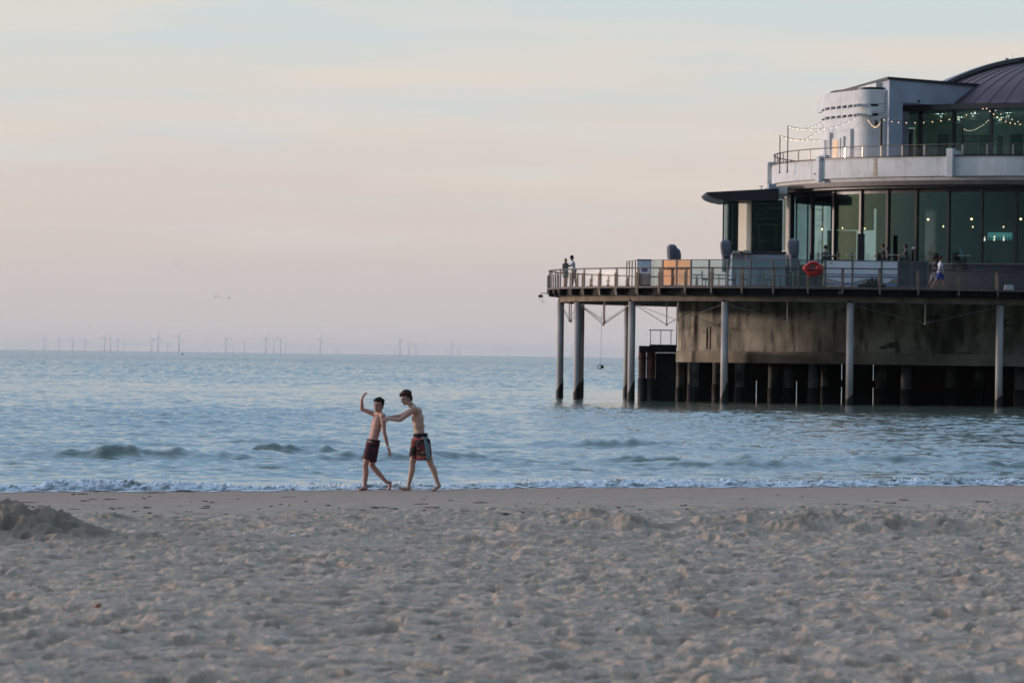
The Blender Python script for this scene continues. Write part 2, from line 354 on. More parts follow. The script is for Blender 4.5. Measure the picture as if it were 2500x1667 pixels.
def grid_mesh(name, X, Y, Z):
    r, c = X.shape; me = bpy.data.meshes.new(name)
    co = np.stack([X, Y, Z], -1).reshape(-1, 3).astype(np.float32)
    idx = np.arange(r * c).reshape(r, c)
    q = np.stack([idx[:-1, :-1], idx[:-1, 1:], idx[1:, 1:], idx[1:, :-1]], -1).reshape(-1, 4)
    me.vertices.add(len(co)); me.vertices.foreach_set('co', co.ravel())
    me.loops.add(q.size); me.loops.foreach_set('vertex_index', q.ravel().astype(np.int32))
    me.polygons.add(len(q)); me.polygons.foreach_set('loop_start', np.arange(0, q.size, 4, dtype=np.int32))
    try: me.polygons.foreach_set('loop_total', np.full(len(q), 4, np.int32))
    except Exception: pass
    me.update(calc_edges=True); me.validate(); me.polygons.foreach_set('use_smooth', [True] * len(q))
    return me

# ------------------------------------------------------------------ sand
def mound(x, y, cx, cy, h, rx, ry, p=1.25):
    d2 = ((x - cx) / rx) ** 2 + ((y - cy) / ry) ** 2; return h * np.clip(np.exp(-2.0 * d2) - .03, 0, 1)
MOUNDS = [(-6.0, 47.6, .37, 1.0, 2.0), (-5.45, 47.4, .34, .65, 1.8), (-5.05, 47.2, .26, .55, 1.6), (-4.65, 47, .12, .6, 1.4), (-7.0, 47.6, .32, 1.0, 2.0), (-5.1, 54.5, .10, .28, .8), (-3.9, 46.4, .07, .7, 1.0),
          (1.02, 51.5, .27, .42, 1.5), (1.42, 50.6, .18, .45, 1.1), (.72, 51, .13, .3, 1.0), (1.95, 50.8, .10, .5, 1.2), (2.5, 51.5, .17, .6, 1.6), (2.95, 52, .21, .5, 1.2), (3.75, 52.6, .23, .75, 1.4), (3.3, 50.9, .17, .7, 1.2),
          (2.3, 49.8, .12, .7, 1.2), (4.55, 51.4, .19, .6, 1.4), (5.25, 51.6, .20, .6, 1.2), (5.8, 51, .15, .5, 1.2), (4.1, 50.2, .13, .5, 1.0), (6.4, 51, .17, .6, 1.4), (0.2, 50.5, .07, .5, 1.2), (4.9, 50.3, .10, .4, .8), (2.7, 48.4, .08, .8, 1.0), (.6, 46, .08, .7, .9)]
def sand_z(x, y, detail=True):
    u = shore(x) - y
    z = 0.0115 * u
    z = np.where(u < 0, 0.05 * u, z)
    if not detail: return z
    lump = sstep(13.0, 20.0, u + 1.5 * perlin(x * .6, y * .25, 3))
    m = np.zeros_like(z)
    for (cx, cy, h, rx, ry) in MOUNDS:
        wx = x + .10 * perlin(x * 3.1, y * 1.2, 5); wy = y + .3 * perlin(x * 2.1 + 9, y * 1.2, 6)
        m = np.sqrt(m * m + mound(wx, wy, cx, cy, h, rx, ry) ** 2)
    b1 = np.abs(perlin(x * 1.9, y * 1.3, 11)); b2 = np.abs(perlin(x * 4.2 + 3, y * 3.1, 12)); b3 = perlin(x * 9.5, y * 7, 13); b4 = perlin(x * 22, y * 17, 14)
    low = perlin(x * .5, y * .22, 15)
    amp = .75 + .5 * perlin(x * .35 + 7, y * .12, 16)
    h = .035 * low + 1.22 * amp * (.036 * perlin(x * 1.7, y * 1.3, 17) + .034 * (.24 - b2) + .030 * perlin(x * 4.4, y * 3.3, 26) + .022 * (.22 - np.abs(b3)) + .014 * b3 + .007 * b4)
    pits = np.clip(perlin(x * 2.6, y * 1.9, 18) - .30, 0, 1); pit2 = np.clip(perlin(x * 6.2, y * 4.6, 25) - .30, 0, 1); h = h - .30 * np.tanh(pits * 4) * .30 - .20 * np.tanh(pit2 * 5) * .32
    z = z + lump * h + m * (.94 + .10 * b3 + .17 * perlin(x * 4.2, y * 2.2, 21) + .22 * perlin(x * 1.9, y * 1.0, 24) + .05 * b4) + lump * .02
    flat = 1 - lump
    sand_z.damp = m
    z = z + flat * (.0035 * perlin(x * 2, y * .7, 19) + .002 * perlin(x * 7, y * 2, 20))
    return z
tdense = np.linspace(-.145, .145, 820)
tco = np.array([.16, .19, .23, .3, .4, .6, 1.0, 2.0, 5.0])
tt = np.concatenate([-tco[::-1], tdense, tco])
rows = [3, 6, 9, 12, 15, 17]
d = 18.0
while d < 86: rows.append(d); d += .0017 * d
rows = np.array(rows + [90, 110, 140])
Dg, Tg = np.meshgrid(rows, tt, indexing='ij'); Xg = Dg * Tg; Yg = Dg
Zg = sand_z(Xg, Yg)
wet = Zg < -1.5; Zg[wet] = -1.5
damp = np.where(Xg < -3.5, np.clip(sand_z.damp / .10, 0, 1), .35 * np.clip(sand_z.damp / .15, 0, 1))      # freshly dug sand is still damp
sand_me = grid_mesh('sand', Xg, Yg, Zg)
at_ = sand_me.attributes.new('damp', 'FLOAT', 'POINT'); at_.data.foreach_set('value', damp.ravel().astype(np.float32))
def sand_mat():
    m = mat('beach_sand', (0.315, 0.235, 0.172), 0.95, vscale=1.7, col2=(0.44, 0.342, 0.265), bump=0.5, bscale=60, spec=0.2)
    nt = m.node_tree; p = nt.nodes['Principled BSDF']; base = p.inputs['Base Color'].links[0].from_socket
    t = nt.nodes.new('ShaderNodeTexCoord'); sp = nt.nodes.new('ShaderNodeSeparateXYZ'); nt.links.new(t.outputs['Object'], sp.inputs[0])
    def math_(op, a, b):
        n = nt.nodes.new('ShaderNodeMath'); n.operation = op
        for i, v in enumerate((a, b)):
            if isinstance(v, (int, float)): n.inputs[i].default_value = v
            else: nt.links.new(v, n.inputs[i])
        return n.outputs[0]
    u = math_('SUBTRACT', math_('ADD', 77.6, math_('MULTIPLY', sp.outputs[0], .64)), sp.outputs[1])     # metres from the water's edge
    n = nt.nodes.new('ShaderNodeTexNoise'); n.inputs['Scale'].default_value = 0.8; n.inputs['Detail'].default_value = 4
    nt.links.new(t.outputs['Object'], n.inputs['Vector'])
    uu = math_('ADD', u, math_('MULTIPLY', n.outputs[0], 2.0))
    mr = nt.nodes.new('ShaderNodeMapRange'); mr.inputs[1].default_value = 2.0; mr.inputs[2].default_value = 17; mr.inputs[3].default_value = 1; mr.inputs[4].default_value = 0; nt.links.new(uu, mr.inputs[0])
    x = nt.nodes.new('ShaderNodeMix'); x.data_type = 'RGBA'; nt.links.new(mr.outputs[0], x.inputs[0]); nt.links.new(base, x.inputs[6]); x.inputs[7].default_value = (0.34, 0.242, 0.182, 1)
    # damp clods and shell grit
    n3 = nt.nodes.new('ShaderNodeTexNoise'); n3.inputs['Scale'].default_value = 5; n3.inputs['Detail'].default_value = 6; n3.inputs['Roughness'].default_value = .7; nt.links.new(t.outputs['Object'], n3.inputs['Vector'])
    r3 = nt.nodes.new('ShaderNodeMapRange'); r3.inputs[1].default_value = .56; r3.inputs[2].default_value = .70; nt.links.new(n3.outputs[0], r3.inputs[0])
    x3 = nt.nodes.new('ShaderNodeMix'); x3.data_type = 'RGBA'; nt.links.new(math_('MULTIPLY', r3.outputs[0], .75), x3.inputs[0]); nt.links.new(x.outputs[2], x3.inputs[6]); x3.inputs[7].default_value = (0.17, 0.115, 0.075, 1)
    ga = nt.nodes.new('ShaderNodeAttribute'); ga.attribute_name = 'damp'
    x4 = nt.nodes.new('ShaderNodeMix'); x4.data_type = 'RGBA'; nt.links.new(math_('MULTIPLY', ga.outputs['Fac'], .85), x4.inputs[0]); nt.links.new(x3.outputs[2], x4.inputs[6]); x4.inputs[7].default_value = (0.19, 0.145, 0.105, 1)
    nt.links.new(x4.outputs[2], p.inputs['Base Color'])
    return m
sand_o = mesh_obj('sand', sand_me, sand_mat()); tag(sand_o, kind='structure')
bk = MB(); bk.add([(-400, -120, .82), (400, -120, .82), (400, 3, .80), (-400, 3, .80)], [(0, 1, 2, 3)])
tag(bk.build('beach_ground', sand_o.data.materials[0]), kind='structure')

# ------------------------------------------------------------------ sea
rng = np.random.RandomState(4)
NW = 110
lam = np.exp(rng.uniform(np.log(.24), np.log(2.4), NW)); kk = 2 * np.pi / lam
ang = np.radians(-90 + rng.normal(0, 38, NW)); ph = rng.uniform(0, 6.283, NW)
amp = rng.uniform(.5, 1.5, NW) * .020 / kk * np.clip(1.0 / lam, .2, 2.0) ** .45
SWELL = []   # shoreward swell faces: x, y, half length, height
for (px, py, half, hpx) in [(160, 1121, 130, 14), (400, 1124, 190, 33), (610, 1121, 110, 15), (765, 1116, 165, 32), (900, 1128, 140, 22), (1116, 1129, 150, 21), (1537, 1096, 140, 23), (1700, 1103, 120, 15),
                             (1590, 1138, 120, 25), (1760, 1146, 120, 19), (1888, 1149, 100, 20), (2010, 1134, 90, 17), (2222, 1132, 130, 20), (2470, 1149, 140, 20), (320, 1090, 200, 9), (700, 1085, 150, 8), (1180, 1160, 150, 8), (1300, 1092, 120, 9), (2350, 1165, 160, 7), (40, 1095, 120, 9), (2050, 1100, 150, 7)]:
    D = CAM_H * F / (py - (852.7 + .0133 * px)); SWELL.append(((px - 1250) / F * D, D, 1.30 * half / F * D, hpx / F * D * 1.1))
def sea_z(x, y):
    u = y - shore(x)
    mod = .85 + .40 * perlin(x * .09 + 3, y * .035, 31) + .25 * perlin(x * .4, y * .11, 32)
    mod = np.clip(mod, .18, 1.5) * (.22 + .78 * sstep(1.5, 12, u)) * (1 + 2.0 * sstep(250, 900, y)) * (1 - .42 * sstep(195, 240, y + 34 * perlin(x * .11, y * .02, 39) + 14 * perlin(x * .5, y * .05, 40)) * (1 - sstep(275, 330, y)))
    z = np.zeros_like(x)
    wx = x + .25 * perlin(x * .5, y * .3, 33); wy = y + .35 * perlin(x * .35 + 4, y * .4, 34)
    for i in range(NW):
        s = np.sin(kk[i] * (wx * np.cos(ang[i]) + wy * np.sin(ang[i])) + ph[i])
        z += amp[i] * (s + .25 * s * s)
    z = z * mod * (1 - .72 * sstep(1, 8, x) * sstep(186, 204, y + 10 * perlin(x * .2, y * .04, 53)) * (1 - sstep(290, 330, y)))      # sheltered water by the pier
    jit = .3 * perlin(x * .7 + 2, y * .1, 35) + .12 * perlin(x * 2.2, y * .3, 36)
    for (cx, cy, hl, h) in SWELL:
        dy = y - (cy + jit + .06 * (x - cx)); dx = (x - cx) / hl
        prof = np.where(dy < 0, np.exp(-(dy / .42) ** 2), np.exp(-(dy / 1.5) ** 2))
        z += h * prof * np.exp(-dx ** 4 * .8) * np.exp(-dx * dx * .6) * (.80 + .30 * perlin(x * .8 + cx, y * .15, 37) + .30 * perlin(x * 3.2, y * .8, 38))
    z = z * (1 - .9 * (u < .0))
    return z
tdw = np.linspace(-.14, .14, 560); tcw = np.array([.15, .165, .185, .21, .25, .32, .45, .7, 1.2, 2.5])
tw = np.concatenate([-tcw[::-1], tdw, tcw])
rw = list(np.arange(64, 100, .11)) + list(np.arange(100, 180, .17)) + list(np.arange(180, 300, .35))
d = 300.0
while d < 62000: rw.append(d); d += .5 * (1 + max(0, d - 400) / 160) if d < 1800 else .05 * d
rw = np.array(rw + [62000])
Dw, Tw = np.meshgrid(rw, tw, indexing='ij'); Xw = Dw * Tw; Yw = Dw
Zw = np.where(Yw < 1500, sea_z(Xw, np.minimum(Yw, 1500)), 0)
Zw = np.where(np.abs(Tw) > .2, Zw * .3, Zw)
sea_me = grid_mesh('sea', Xw, Yw, Zw)
def sea_mat():
    m = bpy.data.materials.new('sea_water'); m.use_nodes = True; nt = m.node_tree; p = nt.nodes['Principled BSDF']
    p.inputs['Roughness'].default_value = .07; p.inputs['IOR'].default_value = 1.333
    t = nt.nodes.new('ShaderNodeTexCoord')
    def noise(sc, st, det=3):
        mpn = nt.nodes.new('ShaderNodeMapping'); mpn.inputs['Scale'].default_value = st; nt.links.new(t.outputs['Object'], mpn.inputs[0])
        n = nt.nodes.new('ShaderNodeTexNoise'); n.inputs['Scale'].default_value = sc; n.inputs['Detail'].default_value = det; nt.links.new(mpn.outputs[0], n.inputs['Vector']); return n.outputs[0]
    r = nt.nodes.new('ShaderNodeValToRGB'); r.color_ramp.elements[0].color = (.085, .112, .095, 1); r.color_ramp.elements[1].color = (.120, .135, .092, 1)
    nt.links.new(noise(.08, (1, .4, 1)), r.inputs[0]); nt.links.new(r.outputs[0], p.inputs['Base Color'])
    b0 = nt.nodes.new('ShaderNodeBump'); b0.inputs['Strength'].default_value = 1; b0.inputs['Distance'].default_value = .16; nt.links.new(noise(.55, (.6, 1, 1), 4), b0.inputs['Height'])
    b1 = nt.nodes.new('ShaderNodeBump'); b1.inputs['Strength'].default_value = 1; b1.inputs['Distance'].default_value = .035; nt.links.new(noise(3.2, (.55, 1, 1), 3), b1.inputs['Height'])
    b2 = nt.nodes.new('ShaderNodeBump'); b2.inputs['Distance'].default_value = 3.0; nt.links.new(noise(.16, (.45, 1, 1), 5), b2.inputs['Height'])
    sp0 = nt.nodes.new('ShaderNodeSeparateXYZ'); nt.links.new(t.outputs['Object'], sp0.inputs[0]); far = nt.nodes.new('ShaderNodeMapRange'); far.inputs[1].default_value = 500; far.inputs[2].default_value = 1400; nt.links.new(sp0.outputs[1], far.inputs[0]); nt.links.new(far.outputs[0], b2.inputs['Strength'])   # longer waves on the open water
    nt.links.new(b2.outputs[0], b0.inputs['Normal']); nt.links.new(b0.outputs[0], b1.inputs['Normal']); nt.links.new(b1.outputs[0], p.inputs['Normal'])
    sp = nt.nodes.new('ShaderNodeSeparateXYZ'); nt.links.new(t.outputs['Object'], sp.inputs[0])
    rr = nt.nodes.new('ShaderNodeMapRange'); rr.inputs[1].default_value = 400; rr.inputs[2].default_value = 1300; rr.inputs[3].default_value = .07; rr.inputs[4].default_value = .17; nt.links.new(sp.outputs[1], rr.inputs[0]); nt.links.new(rr.outputs[0], p.inputs['Roughness'])   # wind-ruffled open water
    return m
M['sea'] = sea_mat()
tag(mesh_obj('sea', sea_me, M['sea']), kind='structure')

# breaking foam along the water's edge
def foam_mat(lace):
    m = mat('foam_lace' if lace else 'breaking_foam', (0.58, 0.61, 0.65), .8, vscale=6, col2=(0.72, 0.74, 0.77), bump=.6, bscale=25)
    nt = m.node_tree; p = nt.nodes['Principled BSDF']
    t = nt.nodes.new('ShaderNodeTexCoord'); mpn = nt.nodes.new('ShaderNodeMapping'); mpn.inputs['Scale'].default_value = (1, .45, 1) if lace else (1, .6, 2.2); nt.links.new(t.outputs['Object'], mpn.inputs[0])
    n = nt.nodes.new('ShaderNodeTexNoise'); n.inputs['Scale'].default_value = 3.0 if lace else 2.6; n.inputs['Detail'].default_value = 6; n.inputs['Roughness'].default_value = .65; nt.links.new(mpn.outputs[0], n.inputs['Vector'])
    r = nt.nodes.new('ShaderNodeMapRange'); nt.links.new(n.outputs[0], r.inputs[0])
    if lace:
        r.inputs[1].default_value = .47; r.inputs[2].default_value = .56; nt.links.new(r.outputs[0], p.inputs['Alpha'])
    else:
        base = p.inputs['Base Color'].links[0].from_socket
        r.inputs[1].default_value = .50; r.inputs[2].default_value = .62
        x = nt.nodes.new('ShaderNodeMix'); x.data_type = 'RGBA'; nt.links.new(r.outputs[0], x.inputs[0]); nt.links.new(base, x.inputs[6]); x.inputs[7].default_value = (.22, .235, .215, 1)
        nt.links.new(x.outputs[2], p.inputs['Base Color'])
    return m
fx = np.concatenate([np.linspace(-40, -12.5, 120), np.linspace(-12.4, 14.4, 1700), np.linspace(14.5, 45, 120)]); fv = np.linspace(0, 1, 46)
FX, FV = np.meshgrid(fx, fv, indexing='xy')
wid = 1.5 + .5 * perlin(FX * .25, FX * 0 + .5, 41)
FY = shore(FX) + .30 + .35 * perlin(FX * .5, FX * 0 + 8.5, 42) + (FV - .15) * wid
hgt = .145 + .10 * perlin(FX * .32 + 5, FX * 0 + 2.5, 43) + .05 * perlin(FX * 1.4, FX * 0 + 3.5, 44)
hgt = np.clip(hgt, .03, .3) * .54 + .05 * np.exp(-((FX + 7.0) / 1.2) ** 2)
prof = np.sin(np.pi * np.clip(FV, 0, 1) ** .62) ** .8
rough = 1 + .45 * perlin(FX * 2.6, FV * 4 + 3, 45) + .40 * perlin(FX * 6, FV * 9, 46) + .35 * perlin(FX * 14, FV * 16, 47)
FZ = hgt * prof * np.clip(rough, .15, 2.4) - .03 * (1 - prof) - .012
FY = FY + .12 * perlin(FX * 5, FV * 6, 48) + .06 * perlin(FX * 13, FV * 12, 49)
tag(mesh_obj('surf_foam', grid_mesh('surf_foam', FX, FY, FZ), foam_mat(False)), 'white broken foam of the small wave running up the sand', 'foam', kind='stuff')
SV = np.linspace(0, 1, 14); SX, SVg = np.meshgrid(fx, SV, indexing='xy')
SY = shore(SX) - 1.1 - .45 * perlin(SX * .45 + 3, SX * 0 + 1.5, 51) - .2 * perlin(SX * 1.6, SX * 0 + 6.5, 52) + SVg * 1.7
SZ = np.maximum(sand_z(SX, SY), 0) + .008 + .010 * np.sin(np.pi * SVg)
tag(mesh_obj('swash_foam', grid_mesh('swash_foam', SX, SY, SZ), foam_mat(True)), 'thin lacy foam sheet spreading over the wet sand', 'foam', kind='stuff')
spl = MB()
for i in range(900):
    x = random.uniform(-11, 12); h = float(.05 + .09 * abs(math.sin(x * .9 + 1)) * random.random()) + (.05 if abs(x + 7) < 1.1 and random.random() < .4 else 0)
    r = random.uniform(.006, .022); y = float(shore(np.float64(x))) + random.uniform(.2, 1.4)
    spl.ell((x, y, h * random.uniform(.5, 1.15)), (r, r, r * random.uniform(.8, 1.8)), nu=6, nv=4)
tag(spl.build('spray_drops', mat('spray', (.78, .80, .84), .4), smooth=True), 'white drops of spray flung up by the breaking foam', 'spray', kind='stuff')

# seaweed and shell scraps left on the flat sand
sw = MB()
for i in range(230):
    D = random.choice([random.uniform(57, 73), random.uniform(57, 63), random.uniform(57, 66)]); x = random.uniform(-.135, .135) * D
    z = float(sand_z(np.float64(x), np.float64(D))); L = random.choice([.015, .02, .02, .03, .04, .06, .10]); r = random.uniform(.003, .010)
    for k in range(random.randint(1, 4)):
        a = random.uniform(-.5, .5); c = Vector((x + random.uniform(-L, L), D + random.uniform(-.2, .2), z + r * .5))
        sw.ell(c, (L * random.uniform(.4, 1), .03, r), Matrix.Rotation(a, 3, 'Z'), nu=6, nv=4)
for (px, py, L) in [(195, 1206, .11), (250, 1219, .18), (375, 1203, .16), (455, 1200, .16), (1530, 1238, .10), (60, 1227, .2), (2140, 1225, .05), (2180, 1228, .1)]:
    c = at(px, py, 70); D = 70
    for q in range(4):
        zz = float(sand_z(np.float64(c.x), np.float64(D))); D = (CAM_H - zz) * F / (py - (852.7 + .0133 * px)); c = at(px, py, D)
    for k in range(6): sw.ell((c.x + random.uniform(-L, L), c.y + random.uniform(-.15, .15), c.z + .005), (L * .4, .04, .009), nu=6, nv=4)
tag(sw.build('seaweed_scraps', mat('dry_seaweed', (.095, .068, .048), .9, var=.4), smooth=True), 'dark scraps of seaweed and shell strewn along the flat sand', 'seaweed', kind='stuff')
def on_sand(px, py):
    D = 50.0
    for q in range(12):
        c = at(px, py, D); zz = float(sand_z(np.float64(c.x), np.float64(D))); D = (CAM_H - zz) * F / (py - (852.7 + .0133 * px))
    c = at(px, py, D); c.z = float(sand_z(np.float64(c.x), np.float64(D))); return c
c = on_sand(714, 1330); sh = MB()
sh.ell((c.x, c.y, c.z + .035), (.045, .03, .016), Matrix.Rotation(-.75, 3, 'Y')); sh.ell((c.x + .02, c.y, c.z + .05), (.03, .026, .012), Matrix.Rotation(-.9, 3, 'Y'))
tag(sh.build('shell', mat('white_shell', (.72, .72, .70), .4), smooth=True), 'white shell standing on edge in the trampled dry sand', 'shell')
c = on_sand(238, 1490); sh = MB(); sh.ell((c.x, c.y, c.z + .012), (.028, .022, .016), Matrix.Rotation(-.3, 3, 'Y')); sh.ell((c.x + .012, c.y, c.z + .016), (.018, .018, .011), Matrix.Rotation(-.6, 3, 'Y'))
tag(sh.build('shell', mat('rusty_shell', (.40, .17, .09), .5), smooth=True), 'small rust brown shell lying in the near dry sand', 'shell')
#PART2
# ------------------------------------------------------------------ pier: plan circles
T = (19.5, 247.5); TR = 17.5                 # seaward terrace of the deck
H = (32.8, 254.0); HR = 21.5                 # walkway round the restaurant
ZD = 6.36                                    # deck level
def pol(c, r, a): return Vector((c[0] + r * math.cos(RAD(a)), c[1] + r * math.sin(RAD(a)), 0))
def ang_of(c, p): return math.degrees(math.atan2(p[1] - c[1], p[0] - c[0])) % 360
def outline(dt, step=2.0):
    """deck edge, dt metres inside: from the walkway's far right, round the front to the terrace's back"""
    rt, rh = TR - dt, HR - dt; pts = []
    a = 330.0
    while a > 200:
        p = pol(H, rh, a)
        if (p.xy - Vector(T)).length > rt: pts.append(p)
        elif p.y < T[1]: break
        a -= step
    a = 330.0
    front = []
    while a > 60:
        p = pol(T, rt, a)
        if (p.xy - Vector(H)).length > rh: front.append(p)
        a -= step
    pts += front
    a = 190.0
    while a > 100:
        p = pol(H, rh, a)
        if (p.xy - Vector(T)).length > rt and p.y > T[1]: pts.append(p)
        a -= step
    return pts
def lift(pts, z): return [Vector((p.x, p.y, z)) for p in pts]

pier = empty('pier_deck', (19.5, 247.5, 0), 'round pier deck on pale slender piles with a dark underside', 'pier')
OUT = outline(0)
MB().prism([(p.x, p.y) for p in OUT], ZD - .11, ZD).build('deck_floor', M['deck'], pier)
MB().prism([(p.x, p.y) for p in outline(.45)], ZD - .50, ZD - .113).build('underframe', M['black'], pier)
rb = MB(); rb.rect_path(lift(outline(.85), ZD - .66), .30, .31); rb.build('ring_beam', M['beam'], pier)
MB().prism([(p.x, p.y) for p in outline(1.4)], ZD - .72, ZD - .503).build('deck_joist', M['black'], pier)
# railing
rail = empty('deck_railing', (19.5, 247.5, ZD), 'wooden deck railing with steel cables round the pier edge', 'railing')
RL = outline(.12)
rp = MB(); rp.rect_path(lift(RL, ZD + 1.0), .13, .07); rp.build('handrail', M['rail'], rail, bevel=.01)
for k in range(8):
    MB().tube(lift(RL[::1], ZD + .13 + .105 * k), .006, 4).build('cable', M['steel'], rail)
posts = []
for px in (1344, 1356, 1368, 1396.5, 1426, 1465.6, 1505.7, 1557.6, 1611.5, 1675, 1738.7, 1813, 1889, 1973, 2057, 2148, 2241, 2339.5, 2434, 2530):
    p = on_circle(px, 680, T, TR - .12)
    if (p.xy - Vector(H)).length < HR - .12: p = on_circle(px, 690, H, HR - .12)
    posts.append(p)
for a in (178, 172, 166, 160, 154, 148, 142, 136, 130, 124, 118): posts.append(pol(T, TR - .12, a))
for a in (292, 298, 304): posts.append(pol(H, HR - .12, a))
for p in posts:
    r = math.atan2(p.y - T[1], p.x - T[0])
    m = MB(); m.box((p.x, p.y, ZD + .48), (.16, .045, .97), r + math.pi / 2 + .0)
    m.box((p.x + .11 * math.cos(r), p.y + .11 * math.sin(r), ZD + .2), (.05, .10, 1.1), r)
    m.build('post', M['wood'], rail, bevel=.008)
    b = MB(); q = Vector(((p.x) - .32 * math.cos(r), (p.y) - .32 * math.sin(r), ZD - .29)); b.box(q, (.72, .10, .36), r); b.build('bracket', M['dark'], pier)
# piles
def pile(px, py, c, R, near=True, zt=ZD - .84, r=.2, slope=.45, lvl=.8):
    p = on_circle(px, py, c, R, near)
    m = MB(); m.bar((p.x, p.y, -2), (p.x, p.y, zt), r, n=24); o = m.build('pile', M['pile'], pier, True)
    g = MB(); n = 24; vs = []
    for zz in (0, 1):
        for i in range(n):
            t = 2 * math.pi * i / n; top = lvl + slope * math.cos(t) + random.uniform(-.05, .05)
            vs.append((p.x + (r + .018) * math.cos(t), p.y + (r + .018) * math.sin(t), top if zz else -2))
    g.add(vs, [(i, (i + 1) % n, n + (i + 1) % n, n + i) for i in range(n)] + [tuple(range(n, 2 * n))])
    g.build('growth', M['growth'], o)
    k = MB(); k.box((p.x, p.y, zt + .06), (.34, .34, .08)); k.box((p.x, p.y - .1, zt + .17), (.10, .05, .26)); k.box((p.x - .12, p.y, zt + .17), (.05, .16, .22)); k.box((p.x + .12, p.y, zt + .17), (.05, .16, .22))
    k.build('cap', M['dark'], o)
    return p
PR = 16.65
P = [pile(1367, 900, T, PR, lvl=.72, slope=.3), pile(1409, 900, T, PR, lvl=.72, slope=.35), pile(1541, 900, T, PR), pile(1768, 900, T, PR, slope=.55, lvl=.7), pile(2074, 900, T, PR, slope=.2, lvl=.45), pile(2439, 900, T, PR, slope=.2, lvl=.5)]
PB = [pile(1417, 900, T, PR, near=False, slope=.3), pile(1530, 900, T, PR, near=False, slope=.3)]
P.append(pol(H, HR - .9, 288)); pile(2600, 900, H, HR - .9)
# struts and tie rods between the pile heads
def truss(a, b, zt=ZD - .95, drop=.98, f=.5):
    mx = a.lerp(b, f); lo = Vector((mx.x, mx.y, zt - drop + .05)); m = MB()
    m.bar((mx.x, mx.y, ZD - .8), lo, .035, n=8); m.bar(lo + Vector((0, 0, .03)), lo - Vector((0, 0, .06)), .07, n=8); m.box((mx.x, mx.y, ZD - .83), (.14, .1, .05))
    o = m.build('strut', M['steel'], pier)
    t = MB()
    for q in (a, b): t.bar((q.x, q.y, zt + .02), lo, .017, n=6)
    t.build('tie_rod', M['steel'], pier)
for i in range(5): truss(P[i], P[i + 1])
truss(P[0], PB[0]); truss(PB[0], PB[1]); truss(PB[1], P[2], drop=1.05)
truss(P[1], PB[1], drop=1.15); truss(P[2], PB[1].lerp(P[4], .35), drop=1.15)

# concrete base under the restaurant
CA = (22.3, 250.0); CRD = 12.6
def base_plan(off):
    pts = [pol(CA, CRD + off, a) for a in range(270, 89, -5)]
    pts += [Vector((58, CA[1] + CRD + off, 0)), Vector((58, CA[1] - CRD - off, 0))]
    return [(p.x, p.y) for p in pts]
cz = empty('concrete_drum', (22.3, 250, 0), 'stained concrete drum carrying the restaurant above the sea', 'pier base')
MB().prism(base_plan(0), 2.85, ZD - .73).build('drum_wall', M['concrete'], cz)
MB().prism(base_plan(.09), 2.20, 2.846).build('ledge', mat('pale_concrete_ledge', (.10, .088, .068), .85, vscale=.55, col2=(.34, .30, .235), bump=.5, bscale=6), cz)
for px, w, y0, y1 in ((1729, .14, 798, 852), (1652, .10, 735, 850)):
    p = on_circle(px, 820, CA, CRD + .03); r = math.atan2(p.y - CA[1], p.x - CA[0]); D = p.y
    z0 = at(px, y1, D).z; z1 = at(px, y0, D).z; m = MB(); u = Vector((-math.sin(r), math.cos(r), 0))
    for s_ in (-1, 1): m.box((p.x + u.x * w * s_ * 1.3, p.y + u.y * w * s_ * 1.3, (z0 + z1) / 2), (.06, .05, z1 - z0), r)
    m.box((p.x, p.y, z1), (.06, w * 2.6, .05), r); m.box((p.x, p.y, z0), (.06, w * 2.6, .05), r)
    m.build('recess_frame', M['concrete'], cz)
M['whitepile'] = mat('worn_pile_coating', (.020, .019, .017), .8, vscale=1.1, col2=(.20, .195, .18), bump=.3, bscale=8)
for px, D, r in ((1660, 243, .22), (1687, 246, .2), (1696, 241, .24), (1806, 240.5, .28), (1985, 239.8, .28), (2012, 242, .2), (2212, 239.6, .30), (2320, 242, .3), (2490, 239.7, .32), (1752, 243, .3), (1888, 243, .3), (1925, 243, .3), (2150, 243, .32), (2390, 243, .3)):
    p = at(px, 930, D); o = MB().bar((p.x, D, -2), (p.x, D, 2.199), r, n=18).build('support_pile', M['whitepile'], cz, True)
    MB().bar((p.x, D, -2), (p.x, D, random.uniform(.75, 1.0)), r + .03, n=18).build('growth', M['growth'], o, True)
# inner walls with narrow gaps that show the sea behind
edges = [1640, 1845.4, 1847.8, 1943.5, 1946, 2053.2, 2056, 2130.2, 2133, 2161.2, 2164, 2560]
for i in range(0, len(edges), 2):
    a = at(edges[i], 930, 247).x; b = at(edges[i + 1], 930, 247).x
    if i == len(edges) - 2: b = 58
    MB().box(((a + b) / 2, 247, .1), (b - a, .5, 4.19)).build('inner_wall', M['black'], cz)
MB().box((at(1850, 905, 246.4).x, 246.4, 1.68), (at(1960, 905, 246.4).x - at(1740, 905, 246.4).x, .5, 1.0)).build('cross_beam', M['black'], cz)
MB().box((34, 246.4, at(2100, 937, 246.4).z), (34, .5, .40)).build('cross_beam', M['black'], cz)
MB().box((at(2320, 905, 244).x, 244, 1.4), (4.6, .3, 1.58)).build('rusty_plate', mat('dull_rust_plate', (.035, .014, .010), .9, vscale=1), cz)
